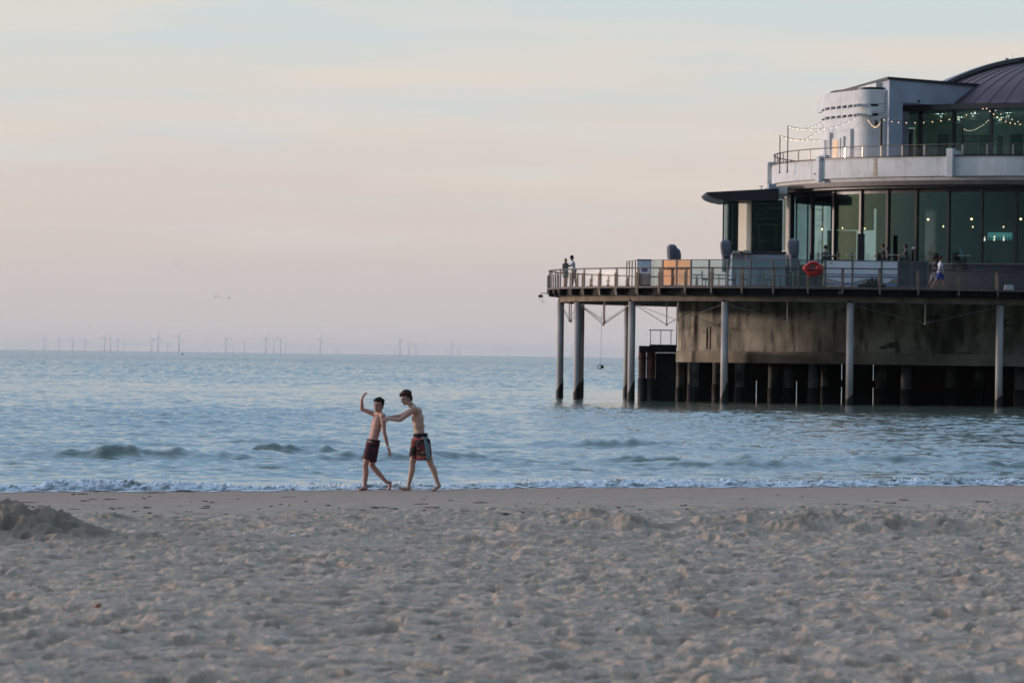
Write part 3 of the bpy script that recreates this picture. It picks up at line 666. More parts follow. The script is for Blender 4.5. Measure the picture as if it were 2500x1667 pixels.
# rusty landing stage beside the base
ls = empty('landing_stage', (8.6, 241, 0), 'black landing stage on rusty steel tubes beside the concrete drum', 'landing stage')
for px, r in ((1568, .22), (1589, .25)):
    p = at(px, 900, 240.6); o = MB().bar((p.x, 240.6, -2), (p.x, 240.6, 2.72), r, n=20).build('steel_tube', M['rust'], ls, True)
    MB().bar((p.x, 240.6, -2), (p.x, 240.6, 1.25), r + .03, n=20).build('growth', M['growth'], o, True)
    MB().bar((p.x, 240.6, 2.33), (p.x, 240.6, 2.45), r + .035, n=20).build('collar', M['rust'], o, True)
a = at(1561, 850, 241).x; b = at(1650, 850, 241).x; c_ = at(1587, 850, 241).x
st = MB(); st.box(((a + b) / 2, 241.2, 2.9), (b - a, 2.2, .36)); st.box(((c_ + b) / 2, 241.2, 3.12), (b - c_, 2.0, .09)); st.build('platform', M['black'], ls)
a2 = at(1601, 900, 241).x; MB().box(((a2 + b) / 2, 241.6, .35), (b - a2, 1.4, 4.7)).build('fender_wall', M['black'], ls)
lr = MB(); z0 = 3.16; z1 = at(1610, 806, 240.6).z
for px in (1588, 1613, 1638): q = at(px, 830, 240.6); lr.bar((q.x, 240.6, z0), (q.x, 240.6, z1), .022, n=6)
q0 = at(1585, 806, 240.6); q1 = at(1644, 806, 240.6); lr.bar((q0.x, 240.6, z1), (q1.x, 240.6, z1), .028, n=6); lr.build('guard_rail', M['dark'], ls)
# floodlight and the ring on a rope
fl = empty('floodlight', at(1320, 718, 247), 'small black floodlight on an arm at the deck rim', 'floodlight')
p = at(1320, 723, 247); MB().box((p.x, 247, p.z), (.26, .2, .15)).build('lamp_head', M['dark'], fl, bevel=.02)
q = at(1332, 716, 247); MB().tube([(p.x, 247, p.z + .07), (p.x, 247, q.z), (q.x + .3, 247, q.z)], .02).build('arm', M['dark'], fl)
cb = [at(1322 + 6 * math.sin(i * .55), 727 + 11 * math.sin(i / 8 * math.pi) , 247) for i in range(9)]
MB().tube(cb, .008, 5).build('cable', M['dark'], fl)
hr = empty('hanging_rope', at(1468, 783, 238), 'thin rope with a ring float hanging between the piles', 'rope')
a = at(1468.5, 760, 238); b = at(1467, 890, 238); MB().bar(a, b, .008, n=5).build('rope', M['rope'], hr)
tr = MB(); n = 16
tr.tube([(b.x - .05 + .11 * math.cos(2 * math.pi * i / n), 238, b.z - .12 + .11 * math.sin(2 * math.pi * i / n)) for i in range(n + 1)], .022)
tr.build('ring', M['dark'], hr); MB().ell((b.x + .07, 238, b.z - .12), (.10, .08, .10)).build('float', M['dark'], hr, True)
lb = empty('bracket_lamp', at(2051, 713, 230), 'small lantern bracket under the deck edge below the banner', 'lamp')
p = at(2051, 713, 229.8); m = MB(); m.box((p.x, 229.8, p.z - .04), (.20, .12, .16)); m.box((p.x, 229.8, p.z + .14), (.24, .12, .03)); m.box((p.x + .06, 229.85, p.z + .22), (.03, .03, .18)); m.build('housing', M['dark'], lb)
MB().box((p.x, 229.735, p.z - .04), (.12, .01, .10)).build('lens', M['frame'], lb)

# ------------------------------------------------------------------ restaurant
R0 = empty('restaurant', (H[0], H[1], ZD), 'round white pier restaurant with teal glass and a domed metal roof', 'restaurant')
def part(name, m, material, smooth=False, bevel=0, parent=R0): return m.build(name, material, parent, smooth, bevel)
part('plinth', MB().arc(H, 10, 16.75, ZD + .004, 7.86, 0, 360, 120), mat('plinth_panel', (.035, .037, .046), .5, vscale=.6, var=.2))
part('sill', MB().arc(H, 16.3, 16.82, 7.863, 7.95, 0, 360, 120), M['frame'])
part('hall_floor', MB().arc(H, .2, 16.2, 7.5, 7.62, 0, 360, 90), M['deck'])
part('hall_ceiling', MB().arc(H, .2, 16.5, 12.16, 12.28, 0, 360, 90), M['soffit'])
part('canopy', MB().arc(H, 10, 17.85, 12.30, 12.56, 0, 360, 144), M['fascia'])
part('canopy', MB().arc(H, 14, 17.45, 12.16, 12.296, 0, 360, 144), M['dark'])
part('cornice', MB().arc(H, 16.0, 17.30, 12.563, 12.92, 0, 360, 144), M['render'])
stain = None
part('parapet', MB().arc(H, 17.12, 17.5, 12.80, 13.90, 0, 360, 160), M['render'])
part('coping', MB().arc(H, 17.06, 17.56, 13.903, 13.97, 0, 360, 160), M['dark'])
part('terrace_floor', MB().arc(H, .2, 17.1, 13.10, 13.30, 0, 360, 90), M['soffit'])
def pil(px, py, w, z0, z1, rr=17.56, name='pilaster'):
    p = on_circle(px, py, H, rr); r = math.atan2(p.y - H[1], p.x - H[0])
    return part(name, MB().box((p.x, p.y, (z0 + z1) / 2), (.38, w, z1 - z0), r), M['render'], bevel=.03)
pil(2002, 400, .36, 12.62, 14.12); pil(2321, 400, .40, 12.72, 14.32); pil(1881, 420, .3, 12.60, 14.10)
for px, py in ((2016, 372), (2330, 366), (1886, 396)):
    p = on_circle(px, py, H, 17.2); r = math.atan2(p.y - H[1], p.x - H[0])
    part('pier_block', MB().box((p.x, p.y, 14.02), (.5, .62, .36), r), M['render'], bevel=.03)
# rust run down the parapet
p = on_circle(2137, 410, H, 17.505); r = math.atan2(p.y - H[1], p.x - H[0]); m = MB()
u = Vector((-math.sin(r), math.cos(r), 0)); nrm = Vector((math.cos(r), math.sin(r), 0)); pl = []
for i in range(13):
    z = 13.86 - i / 12 * 1.0; w = .09 + .05 * (i / 12) + .03 * math.sin(i * 2.1); pl.append((z, w))
vs = [p + u * (s_ * w) + nrm * (.012 + dd) + Vector((0, 0, z - p.z)) for dd in (0, -.01) for z, w in pl for s_ in (-1, 1)]
m.add(vs, [(2 * i, 2 * i + 1, 2 * i + 3, 2 * i + 2) for i in range(12)])
part('rust_stain', m, mat('rust_run', (.44, .35, .20), .9, vscale=3, col2=(.55, .51, .44), stretch=(3, 3, .7)))
# lower glazing
mull = [9.7, 21.9, 30.6, 38.9, 46, 52.8, 59.8, 66.6, 73.4]
while mull[-1] < 175: mull.append(mull[-1] + 6.9)
gang = [180 + x for x in mull]
def glazing(angs, Rg, z0, z1, gm, wide=.16, deep=.22):   # mullions and a pane per bay
    for i, a in enumerate(angs):
        p = pol(H, Rg, a); r = RAD(a); part('mullion', MB().box((p.x, p.y, (z0 + z1) / 2), (deep, wide, z1 - z0), r), M['mullion'])
        if i < len(angs) - 1:
            part('glass_pane', MB().arc(H, Rg - .035, Rg - .015, z0 + .02, z1 - .02, a + .25, angs[i + 1] - .25, 6), gm, True if False else False)
glazing(gang, 16.65, 7.953, 12.157, M['hallglass'])
back = [180 - 6.9 * k for k in range(1, 15)]
glazing(back[::-1], 16.65, 7.953, 12.157, M['hallglass'], .08, .08)
part('head_rail', MB().arc(H, 16.4, 16.66, 11.92, 12.157, 100, 360, 120), M['mullion'])
# pale end column of the glass drum with a lit edge
part('end_panel', MB().arc(H, 16.45, 16.70, ZD + .3, 12.15, 180.6, 189.0, 6), M['cream'])
# interior: dark core, back wall with a gap, screens
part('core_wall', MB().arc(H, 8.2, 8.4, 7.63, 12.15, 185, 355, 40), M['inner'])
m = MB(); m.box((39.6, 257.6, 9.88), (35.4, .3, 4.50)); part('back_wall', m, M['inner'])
m = MB(); m.box((20.4, 257.0, 11.2), (2.6, .2, 1.88)); part('back_wall', m, M['inner'])
a = at(2020, 570, 250); b = at(2091, 570, 250)
part('pale_screen', MB().box(((a.x + b.x) / 2, 250, 9.0), (b.x - a.x, .1, 2.0)), mat('bar_screen', (.30, .32, .29), .7))
p = at(2103, 620, 240.9); part('speaker_column', MB().box((p.x, 241.3, 8.6), (.40, .35, 1.95)), M['dark'], bevel=.02)
M['duct'] = mat('grey_duct', (.50, .55, .55), .5); M['annexback'] = mat('annex_inner_wall', (.035, .045, .05), .8)
# annex with flat roof
A0 = at(1767, 550, 248).x; A1 = at(1918, 550, 248).x
part('annex_plinth', MB().box(((A0 + .5 + A1) / 2, 250.5, 7.45), (A1 - A0 - .5, 5, 2.15)), M['render_cool'])
x0 = at(1820, 620, 247.6).x; part('annex_plinth', MB().box(((x0 + A1) / 2, 247.9, 7.45), (A1 - x0, .6, 2.05)), M['render_cool'])
part('annex_sill', MB().box(((A0 + .4 + A1) / 2, 250.3, 8.60), (A1 - A0 + .1 - .4, 5.3, .14)), M['fascia'])
x1 = at(1790, 610, 247.5).x; part('annex_sill', MB().box((x1 + .2, 247.5, 8.60), (.42, .5, .15)), M['cream']); x1 = at(1822, 610, 247.4).x; part('annex_sill', MB().box((x1 + .05, 247.3, 8.63), (.45, .4, .16)), M['cream'])
gz0, gz1 = 8.68, 11.80
xs = [A0 + .02, at(1804, 550, 248).x, at(1833, 550, 248).x, A1]
part('glass_pane', MB().box(((xs[0] + xs[1]) / 2, 248.03, (gz0 + gz1) / 2), (xs[1] - xs[0] - .06, .02, gz1 - gz0)), M['annexglass'])
part('cream_panel', MB().add([(xs[1], 248.6, gz0 + .02), (xs[2], 247.5, gz0 - .05), (xs[2], 247.5, gz1 + .02), (xs[1], 248.6, gz1 - .12), (xs[1] + .03, 248.68, gz0 + .02), (xs[2] + .03, 247.58, gz0 - .05), (xs[2] + .03, 247.58, gz1 + .02), (xs[1] + .03, 248.68, gz1 - .12)],
     [(0, 1, 2, 3), (7, 6, 5, 4), (0, 4, 5, 1), (1, 5, 6, 2), (2, 6, 7, 3), (3, 7, 4, 0)]), M['cream'])
part('glass_pane', MB().box(((xs[2] + xs[3]) / 2, 247.62, (gz0 + gz1) / 2), (xs[3] - xs[2] - .04, .02, gz1 - gz0 - .1)), M['annexglass'])
part('annex_post', MB().box((A0 - .02, 248.0, 10.2), (.10, .14, 3.2)), M['frame'])
part('annex_back', MB().box(((A0 + A1) / 2 + .25, 251.8, 10.2), (A1 - A0 - .4, .2, 3.2)), M['annexback'])
for px, y0, y1 in ((1777, 500, 590), (1789, 490, 598), (1839, 575, 610), (1861, 580, 612), (1855, 550, 608), (1895, 550, 600)):
    a = at(px, y0, 249.5); b = at(px, y1, 249.5); part('glazing_bar', MB().box((a.x, 249.5, (a.z + b.z) / 2), (.035, .05, a.z - b.z)), M['innerpale'])
for py, x_0, x_1 in ((497, 1843, 1893), (508, 1846, 1908), (533, 1843, 1900), (548, 1846, 1905), (589, 1855, 1870), (524, 1843, 1870)):
    a = at(x_0, py, 249.2); b = at(x_1, py, 249.2); part('ceiling_duct', MB().box(((a.x + b.x) / 2, 249.2, a.z), (b.x - a.x, .25, .09)), M['duct'])
p0 = at(1724, 470, 246.5); rz = p0.z
rf = [(at(1723, 0, 246.5).x + .25 - .25, rz), (at(1900, 0, 246.5).x, rz + .28), (at(1900, 0, 246.5).x, rz - .42), (at(1767, 0, 246.5).x, rz - .46), (at(1745, 0, 246.5).x, rz - .36), (at(1730, 0, 246.5).x, rz - .22), (at(1725, 0, 246.5).x, rz - .09)]
xo = at(1724, 470, 246.5).x - rf[0][0]; rf = [(x + xo, z) for x, z in rf]
part('annex_roof', MB().slab(rf, 246.2, 253), M['dark'])
p = at(1885, 478, 247); part('roof_beam', MB().box((p.x, 247.6, 12.25), (.42, 1.6, .62)), M['render_cool']); part('roof_beam', MB().box((p.x + .55, 247.9, 12.22), (.7, 1.2, .44)), M['render'])
an = empty('wind_gauge', at(1859, 465, 248), 'cup anemometer on a short mast above the annex roof', 'anemometer')
p = at(1859, 464, 248); q = at(1859, 455, 248); MB().bar(p, q, .025, n=6).build('mast', M['dark'], an)
m = MB(); m.bar((q.x - .09, 248, q.z), (q.x + .09, 248, q.z), .01, n=5); m.ell((q.x - .09, 248, q.z), (.035, .035, .03)); m.ell((q.x + .09, 248, q.z), (.035, .035, .03)); m.ell((q.x, 247.92, q.z), (.03, .03, .03)); m.build('cup', M['dark'], an, True)

# upper storey
UR = 11.7
ug = []
for px in (2192, 2248, 2329.5, 2420.7, 2512):
    p = on_circle(px, 310, H, UR); ug.append(ang_of(H, p))
while ug[-1] < 350: ug.append(ug[-1] + 9.5)
glazing(ug, UR, 13.31, 16.85, M['upglass'], .14, .2)
glazing([80 + 10 * k for k in range(13)], UR, 13.31, 16.85, M['upglass'], .08, .08)
part('upper_canopy', MB().arc(H, 5, 12.35, 16.86, 17.18, 0, 360, 120), M['fascia'])
part('upper_soffit', MB().arc(H, .3, 11.6, 16.74, 16.855, 0, 360, 80), mat('white_ceiling', (.78, .80, .78), .8))
part('upper_floor', MB().arc(H, .3, 11.5, 13.303, 13.36, 0, 360, 80), mat('pale_floor', (.55, .55, .52), .5))
for px0, px1, y0 in ((2290, 2316, 328), (2349, 2388, 329), (2390, 2416, 329), (2435, 2449, 332), (2467, 2498, 328)):
    a = at(px0, y0, 248.5); b = at(px1, y0, 248.5); part('inner_panel', MB().box(((a.x + b.x) / 2, 248.5, (a.z + 13.31) / 2), (b.x - a.x, .1, a.z - 13.31)), M['inner'])
p = on_circle(2219, 340, H, UR + .02); r = math.atan2(p.y - H[1], p.x - H[0])
dr = part('terrace_door', MB().box((p.x, p.y, 14.65), (.16, .92, 2.45), r), mat('door_frame_grey', (.34, .32, .32), .5), bevel=.02)
n_ = Vector((math.cos(r), math.sin(r), 0)); q = p + n_ * .08; MB().box((q.x, q.y, 14.55), (.03, .66, 2.05), r).build('door_pane', M['frame'], dr)
part('wall_return', MB().box((22.3, 247.2, 15.1), (.9, .6, 3.5), .4), M['render_cool'])
wl_ = part('upper_back_wall', MB().box((29.5, 253.0, 15.05), (11.5, .2, 3.36)), mat('pale_inner_wall', (.74, .84, .79), .8))
M['ceil'] = mat('ceiling_lamp_glow', (1, 1, .95), .4, emit=(.92, 1.0, .90), estr=75)
for px, D, l in ((2297, 247, 'ceiling lamp above the first wide upper window'), (2375, 246, 'ceiling lamp above the second wide upper window'), (2462, 245.5, 'ceiling lamp above the third wide upper window'), (2340, 250, 'ceiling lamp deeper in the upper room, nearer the tower'), (2440, 250, 'ceiling lamp deeper in the upper room, nearer the dome centre')):
    c = at(px, 300, D); o = empty('ceiling_lamp', (c.x, D, 16.737), l, 'ceiling lamp', 'ceiling lamps in the upper room')
    MB().bar((c.x, D, 16.50), (c.x, D, 16.737), .06, n=8).bar((c.x, D, 16.42), (c.x, D, 16.56), .24, .10, n=12, caps=False).build('shade', M['frame'], o); MB().bar((c.x, D, 16.515), (c.x, D, 16.53), .115, n=12).build('lamp_glow', M['ceil'], o)
# dome with standing seams
SPH = 19.0; zc = 20.42 - SPH
def dome_z(r): return zc + math.sqrt(max(SPH * SPH - r * r, 0))
prof = [(12.1, 17.19), (10.7, 17.26)] + [(r_, dome_z(r_)) for r_ in np.linspace(10.4, .05, 24)]
part('dome_roof', MB().lathe(H, [(r_, z) for r_, z in prof], 0, 360, 96), M['zinc'], True)
for k in range(64):
    a = 360 * k / 64 + 1.3
    if not (150 < a < 330): continue
    pts = [pol(H, r_, a) + Vector((0, 0, z + .02)) for r_, z in prof[1:] if r_ > .8]
    part('seam', MB().tube(pts, .022, 4), M['dark'])
for a in (196, 203):
    pts = [pol(H, r_, a) + Vector((0, 0, z + (.10 if a == 196 else .22))) for r_, z in prof[2:] if r_ > .4]
    part('dome_rib', MB().rect_path(pts, .5 if a == 203 else 1.3, .22), M['frame'] if a == 203 else M['dark'])
v = empty('roof_vent', at(2458, 160, 254), 'small silver vent cap on the crest of the dome', 'vent')
p = at(2458, 160, 252.5); q = at(2458, 151, 252.5); m = MB(); m.bar(p - Vector((0, 0, .25)), q, .07, n=10); m.bar(q, q + Vector((0, 0, .14)), .13, .15, n=10); m.bar(q + Vector((0, 0, .14)), q + Vector((0, 0, .22)), .15, .08, n=10); m.build('cap', M['steel'], v)
v = empty('roof_aerial', at(2472, 155, 253), 'hair thin aerial rod standing on the dome beside the vent', 'aerial')
a = at(2472, 160, 253); b = at(2472, 130, 253); m = MB(); m.bar(a - Vector((0, 0, .3)), b, .010, n=5); m.build('rod', M['steel'], v)
# plant room block behind the tower
zt = 18.58; blk = [(21.3, 243.0), (26.9, 248.2), (26.9, 257), (19.3, 258)]
part('plant_room', MB().prism(blk, 17.183, zt - .16), M['render_cool'])
part('plant_room_base', MB().prism([(21.3, 243.0), (22.15, 243.8), (22.15, 257), (19.3, 258)], 13.3, 17.18), M['render_cool'])
part('plant_room_roof', MB().prism([(21.2, 242.85), (27.0, 248.15), (27.0, 257.1), (19.15, 258.1)], zt - .157, zt), M['dark'])
for k, (dx, dy, z) in enumerate(((-.55, 1.2, 18.35), (-1.1, 2.8, 18.2), (-1.6, 4.5, 18.05))):
    part('stepped_roof', MB().prism([(21.25 + dx, 243.6 + dy), (22.2, 243.6 + dy), (22.2, 257), (19.2 + dx * .6, 257.5)], 17.3, z), M['render'])
# rounded tower
def tower_plan(off=0.0, rr=.75):
    raw = [Vector((21.55 + off, 243.6 - off)), Vector((19.85, 243.6 - off)), Vector((18.05 - off, 247.9)), Vector((18.05 - off, 251.5)), Vector((21.55 + off, 251.5))]
    pts = []
    for i, p in enumerate(raw):
        a = raw[i - 1]; b = raw[(i + 1) % len(raw)]; q = rr if i in (0, 1, 2) else .05
        u = (a - p).normalized(); w = (b - p).normalized(); s0 = p + u * q; s1 = p + w * q
        for t in np.linspace(0, 1, 8): pts.append(tuple((1 - t) ** 2 * s0 + 2 * t * (1 - t) * p + t * t * s1))
    return pts
def tower_z(py): return at(2085, py, 243.8).z
tz = tower_z
tw = R0
part('tower_wall', MB().prism(tower_plan(), 13.30, tz(283)), M['render'])
part('tower_wall', MB().prism(tower_plan(.03), tz(277), tz(260)), M['render'])
part('tower_slot', MB().prism(tower_plan(-.16), tz(283) + .003, tz(277) - .003), M['dark'])
part('tower_slot', MB().prism(tower_plan(-.16), tz(260) + .003, tz(254) - .003), M['dark'])
topz = tz(219)
part('tower_wall', MB().prism(tower_plan(.05), tz(254), topz), M['render'], bevel=.28)
part('tower_roof', MB().prism(tower_plan(-.35), topz + .002, topz + .17), M['dark'])
for lev in (283, 260):                                     # little piers between the vent slots
    za, zb = tz(lev) + .002, tz(lev - 6) - .002
    for t in np.linspace(.02, .98, 7):
        a = Vector((18.02, 247.9)); b = Vector((19.75, 243.75)); p = a.lerp(b, t); part('vent_pier', MB().box((p.x + .10, p.y + .06, (za + zb) / 2), (.16, .38, zb - za), 1.97), M['render'])
    for xa, xb in ((19.5, 20.3), (20.75, 21.6)): part('vent_pier', MB().box(((xa + xb) / 2, 243.72, (za + zb) / 2), (xb - xa, .24, zb - za)), M['render'])
def face(px, py, dz, w, name, material, out=.03, depth=.07, h=None):
    """a small piece set on the tower's angled side"""
    a = Vector((18.05, 247.9)); b = Vector((19.85, 243.6)); d = (b - a)
    k = ((px - 1250) + (py - 833.5) * ROLL) / F
    t = (a.x - k * a.y) / (k * d.y - d.x); p = a + d * t; nr = Vector((d.y, -d.x)).normalized()
    if nr.y > 0: nr = -nr
    c = p + nr * out; zz = at(px, py, p.y).z
    return part(name, MB().box((c.x, c.y, zz - dz / 2), (w, depth, dz), math.atan2(d.y, d.x)), material)
face(2030, 324, 1.6, .2, 'tower_fin', M['render'], .08, .2); face(2081, 315, 1.75, .2, 'tower_fin', M['render'], .08, .2); face(2062, 333, 1.3, .10, 'tower_fin', M['render'], .05, .12); face(2016, 342, 1.1, .10, 'tower_fin', M['render'], .05, .12)
dk = face(2042, 338, 1.25, 1.15, 'tower_door', M['render'], .02, .08); face(2042.5, 342, 1.0, .62, 'tower_door_pane', M['doorglass'], .04, .09)
p = at(2125, 274, 243.5); part('junction_box', MB().box((p.x, 243.45, p.z), (.20, .14, .36)), M['white'])
p = at(2138, 300, 243.4); part('loudspeaker', MB().ell((p.x, 243.3, p.z), (.11, .14, .16)), M['dark'], True)
p = at(1992, 415, 240); q = on_circle(1992, 415, H, 17.6); cam_ = part('security_camera', MB().bar((q.x + .16, q.y - .05, p.z), (q.x - .10, q.y - .12, p.z + .02), .055, n=10), M['frame'])
q = on_circle(2012, 444, H, 17.5); part('spot_fitting', MB().box((q.x, q.y - .05, 12.64), (.16, .14, .1)).ell((q.x, q.y - .1, 12.6), (.08, .08, .06)), M['white'])
p = at(2243, 249, 244); part('roof_outlet', MB().box((p.x, 244.0, 17.27), (.12, .12, .14)), M['dark'])

# terrace balustrade
bl = empty('terrace_railing', (H[0], H[1], 13.97), 'slim steel balustrade standing on the white terrace parapet', 'railing')
TA = [182 + 2 * k for k in range(70)]
MB().rect_path([pol(H, 17.3, a) + Vector((0, 0, 14.58)) for a in [150 + 2 * k for k in range(88)]], .10, .05).build('handrail', M['rail'], bl)
for k in range(4): MB().tube([pol(H, 17.3, a) + Vector((0, 0, 14.08 + .11 * k)) for a in [150 + 3 * k2 for k2 in range(58)]], .006, 4).build('cable', M['steel'], bl)
for px, py in ((1891, 395), (1898, 393), (1905, 392), (1912, 390), (1922, 388), (1949, 383), (1977, 378), (2063, 374), (2106, 373), (2151, 371), (2203, 369), (2257, 367), (2350, 365), (2410, 365), (2473, 365), (2530, 365)):
    p = on_circle(px, py, H, 17.3); r = math.atan2(p.y - H[1], p.x - H[0])
    MB().box((p.x, p.y, 14.27), (.05, .10, .60), r).build('post', M['steel'], bl)
for a in (172, 166, 160): p = pol(H, 17.3, a); MB().box((p.x, p.y, 14.27), (.05, .10, .60), RAD(a)).build('post', M['steel'], bl)

# poles and strings of bulbs
def pole(px, pt, pb, D, r, label):
    a = at(px, pt, D); z0 = 13.3
    o = empty('light_pole', (a.x, D, z0), label, 'pole', 'poles carrying the string lights')
    MB().bar((a.x, D, z0), a, r, n=8).build('shaft', M['dark'], o); MB().bar((a.x, D, z0), (a.x, D, z0 + .05), r * 2.5, n=8).build('foot', M['dark'], o)
    return a
pA = pole(1924, 307, 394, 248.2, .03, 'taller of the two thin poles near the terrace rim holding string lights')
pB = pole(1904.5, 331, 393, 249.5, .03, 'shorter thin pole at the outermost terrace rim holding string lights')
pC = pole(2152, 289, 383, 242.8, .07, 'thick dark pole beside the tower where string lights meet')
pD = pole(2349, 312, 372, 242.5, .025, 'thin pole behind the terrace railing before the upper windows')
def string(pts, n, label, r=.024, m='bulb', sag=0):
    o = empty('string_light', pts[0], label, 'string light', 'string lights on the terrace')
    P_ = [Vector(p) for p in pts]; seg = [0]
    for a, b in zip(P_[:-1], P_[1:]): seg.append(seg[-1] + (b - a).length)
    def pos(t):
        L = t * seg[-1]
        for i in range(len(P_) - 1):
            if L <= seg[i + 1] + 1e-9: break
        f = (L - seg[i]) / max(seg[i + 1] - seg[i], 1e-9); p0 = P_[max(i - 1, 0)]; p1 = P_[i]; p2 = P_[i + 1]; p3 = P_[min(i + 2, len(P_) - 1)]
        return .5 * (2 * p1 + (p2 - p0) * f + (2 * p0 - 5 * p1 + 4 * p2 - p3) * f * f + (3 * p1 - p0 - 3 * p2 + p3) * f ** 3)
    cs = [pos(i / 40) for i in range(41)]
    MB().tube(cs, .012, 4).build('cord', M['dark'], o)
    for i in range(n):
        q = pos((i + .5) / n) - Vector((0, 0, .055)); MB().ell(q, (r, r, r * 1.2), nu=8, nv=6).build('bulb', M[m], o, True)
def c1(x, y): return (1850 + x / 3.618, 100 + y / 3.618)
def cpts(lst): return [at(*c1(x, y), D) for x, y, D in lst]
string(cpts([(267, 752, 248.2), (345, 772, 248.6), (430, 772, 249), (500, 752, 249.5), (585, 712, 250)]), 10, 'string of bulbs sagging from the taller pole to the back of the tower', m='bulbw')
string(cpts([(267, 752, 248.2), (400, 776, 247.2), (560, 776, 246), (670, 757, 245), (735, 736, 244.5), (800, 708, 244), (872, 672, 243.2)]), 11, 'string of bulbs running from the taller pole across the tower front', m='bulbw')
string(cpts([(197, 837, 249.5), (280, 858, 249), (360, 872, 248.5), (430, 858, 248), (520, 805, 247.5), (585, 765, 247)]), 11, 'string of bulbs rising from the shorter pole towards the tower corner', m='bulbw')
string(cpts([(197, 837, 249.5), (280, 862, 249.2), (400, 876, 249), (560, 874, 249)]), 8, 'string of bulbs hanging almost level from the shorter pole to the tower', m='bulbw')
string(cpts([(972, 690, 243.1), (1000, 728, 243), (1035, 756, 242.9), (1070, 735, 242.8), (1092, 690, 242.8)]), 11, 'short loop of bright bulbs bunched beside the loudspeaker on the tower')
string(cpts([(1092, 686, 242.8), (1176, 704, 242.4), (1256, 714, 242), (1410, 716, 241.6), (1570, 705, 241.4), (1725, 680, 241.4), (1880, 636, 241.4), (2013, 582, 241.6)]), 13, 'long string of bulbs swooping from the thick pole to the upper canopy')
string(cpts([(2013, 582, 241.6), (2080, 638, 241.2), (2165, 694, 240.9), (2245, 720, 240.8), (2352, 730, 240.8), (2460, 700, 241)]), 12, 'string of bulbs falling from the canopy across the widest upper window')
string(cpts([(1820, 770, 243.2), (1855, 785, 243), (1905, 780, 242.8), (1985, 740, 242.4), (2040, 690, 242.2)]), 11, 'thin loop of dim bulbs close against the second upper window', m='bulbw', r=.02)
string(cpts([(2085, 596, 242.6), (2150, 640, 242.4), (2220, 675, 242.3), (2290, 703, 242.2), (2380, 725, 242.2)]), 6, 'faint string of bulbs behind the brighter one at the upper windows', m='bulbw', r=.022)
# lamps inside the hall
def pendant(px, py, D, label, big=False, top=12.15):
    p = at(px, py, D); o = empty('pendant_lamp', (p.x, D, top), label, 'pendant lamp', 'pendant lamps in the restaurant')
    MB().bar((p.x, D, p.z), (p.x, D, top), .008, n=4).build('cord', M['dark'], o)
    MB().ell(p, (.065 if big else .034,) * 2 + (.065 if big else .05,), nu=10, nv=8).build('bulb', M['lampglow'], o, True)
for px, py, D, l, b in ((2007, 560, 246.5, 'bulb hanging behind the second wide hall window', 0), (2057, 557, 245, 'bulb hanging behind the third wide hall window above the pale screen', 0), (2111.5, 558, 243.5, 'bulb hanging behind the fourth hall window above the dark speaker', 0),
                        (2303, 553, 240.5, 'small bulb hanging low above the two walking men', 0), (2375, 554, 240, 'small bulb hanging under a round globe lamp', 0), (2450, 554, 240, 'small bulb hanging above the row of bottles', 0), (2428, 578, 241, 'lowest bulb hanging in front of the bright bar opening', 0),
                        (2266, 536, 241, 'pale globe lamp hanging beside the dark hall window', 1), (2372, 535, 240.8, 'round globe lamp hanging over the small bulb', 1), (2492, 535, 240.8, 'round globe lamp hanging at the outermost window of the hall', 1)):
    pendant(px, py, D, l + '', bool(b))
for px, py, l in ((2160, 606, 'white lamp head on the mullion beside the dark speaker column'), (2232, 606, 'white lamp head on the mullion nearest the walking men')):
    p = on_circle(px, py, H, 16.85); z = at(px, py, p.y).z; o = tag(MB().ell((p.x - .02, p.y, z), (.14, .12, .06)).build('wall_lamp', M['white'], None, True), l, 'wall lamp', 'lamp heads on the hall mullions')
WORD = ['first', 'second', 'third', 'fourth', 'fifth', 'sixth', 'seventh', 'eighth', 'ninth', 'tenth', 'eleventh', 'twelfth']
# bright bar opening with bottles
a = at(2413, 567, 243); b = at(2472, 587, 243)
part('bar_opening', MB().box(((a.x + b.x) / 2, 243.2, (a.z + b.z) / 2), (b.x - a.x, .1, a.z - b.z)), mat('bar_backlight', (.2, .5, .5), .5, emit=(.16, .52, .52), estr=.35))
for i in range(12):
    px = 2404 + i * 5.8; p = at(px, 586, 242.8); h = random.uniform(.18, .34)
    o = tag(MB().bar((p.x, 242.8, p.z - .05), (p.x, 242.8, p.z + h * .6 - .05), .04, n=8).bar((p.x, 242.8, p.z + h * .6 - .05), (p.x, 242.8, p.z + h - .05), .016, n=6).build('bottle', M['dark'] if i % 4 else M['bulbw']), f'{WORD[i]} bottle in the row on the bar shelf counted away from the walking men', 'bottle', 'bottles along the bar shelf')
part('bar_shelf', MB().box((at(2436, 588, 242.8).x, 242.8, at(2436, 589, 242.8).z - .06), (1.9, .3, .04)), M['inner'])
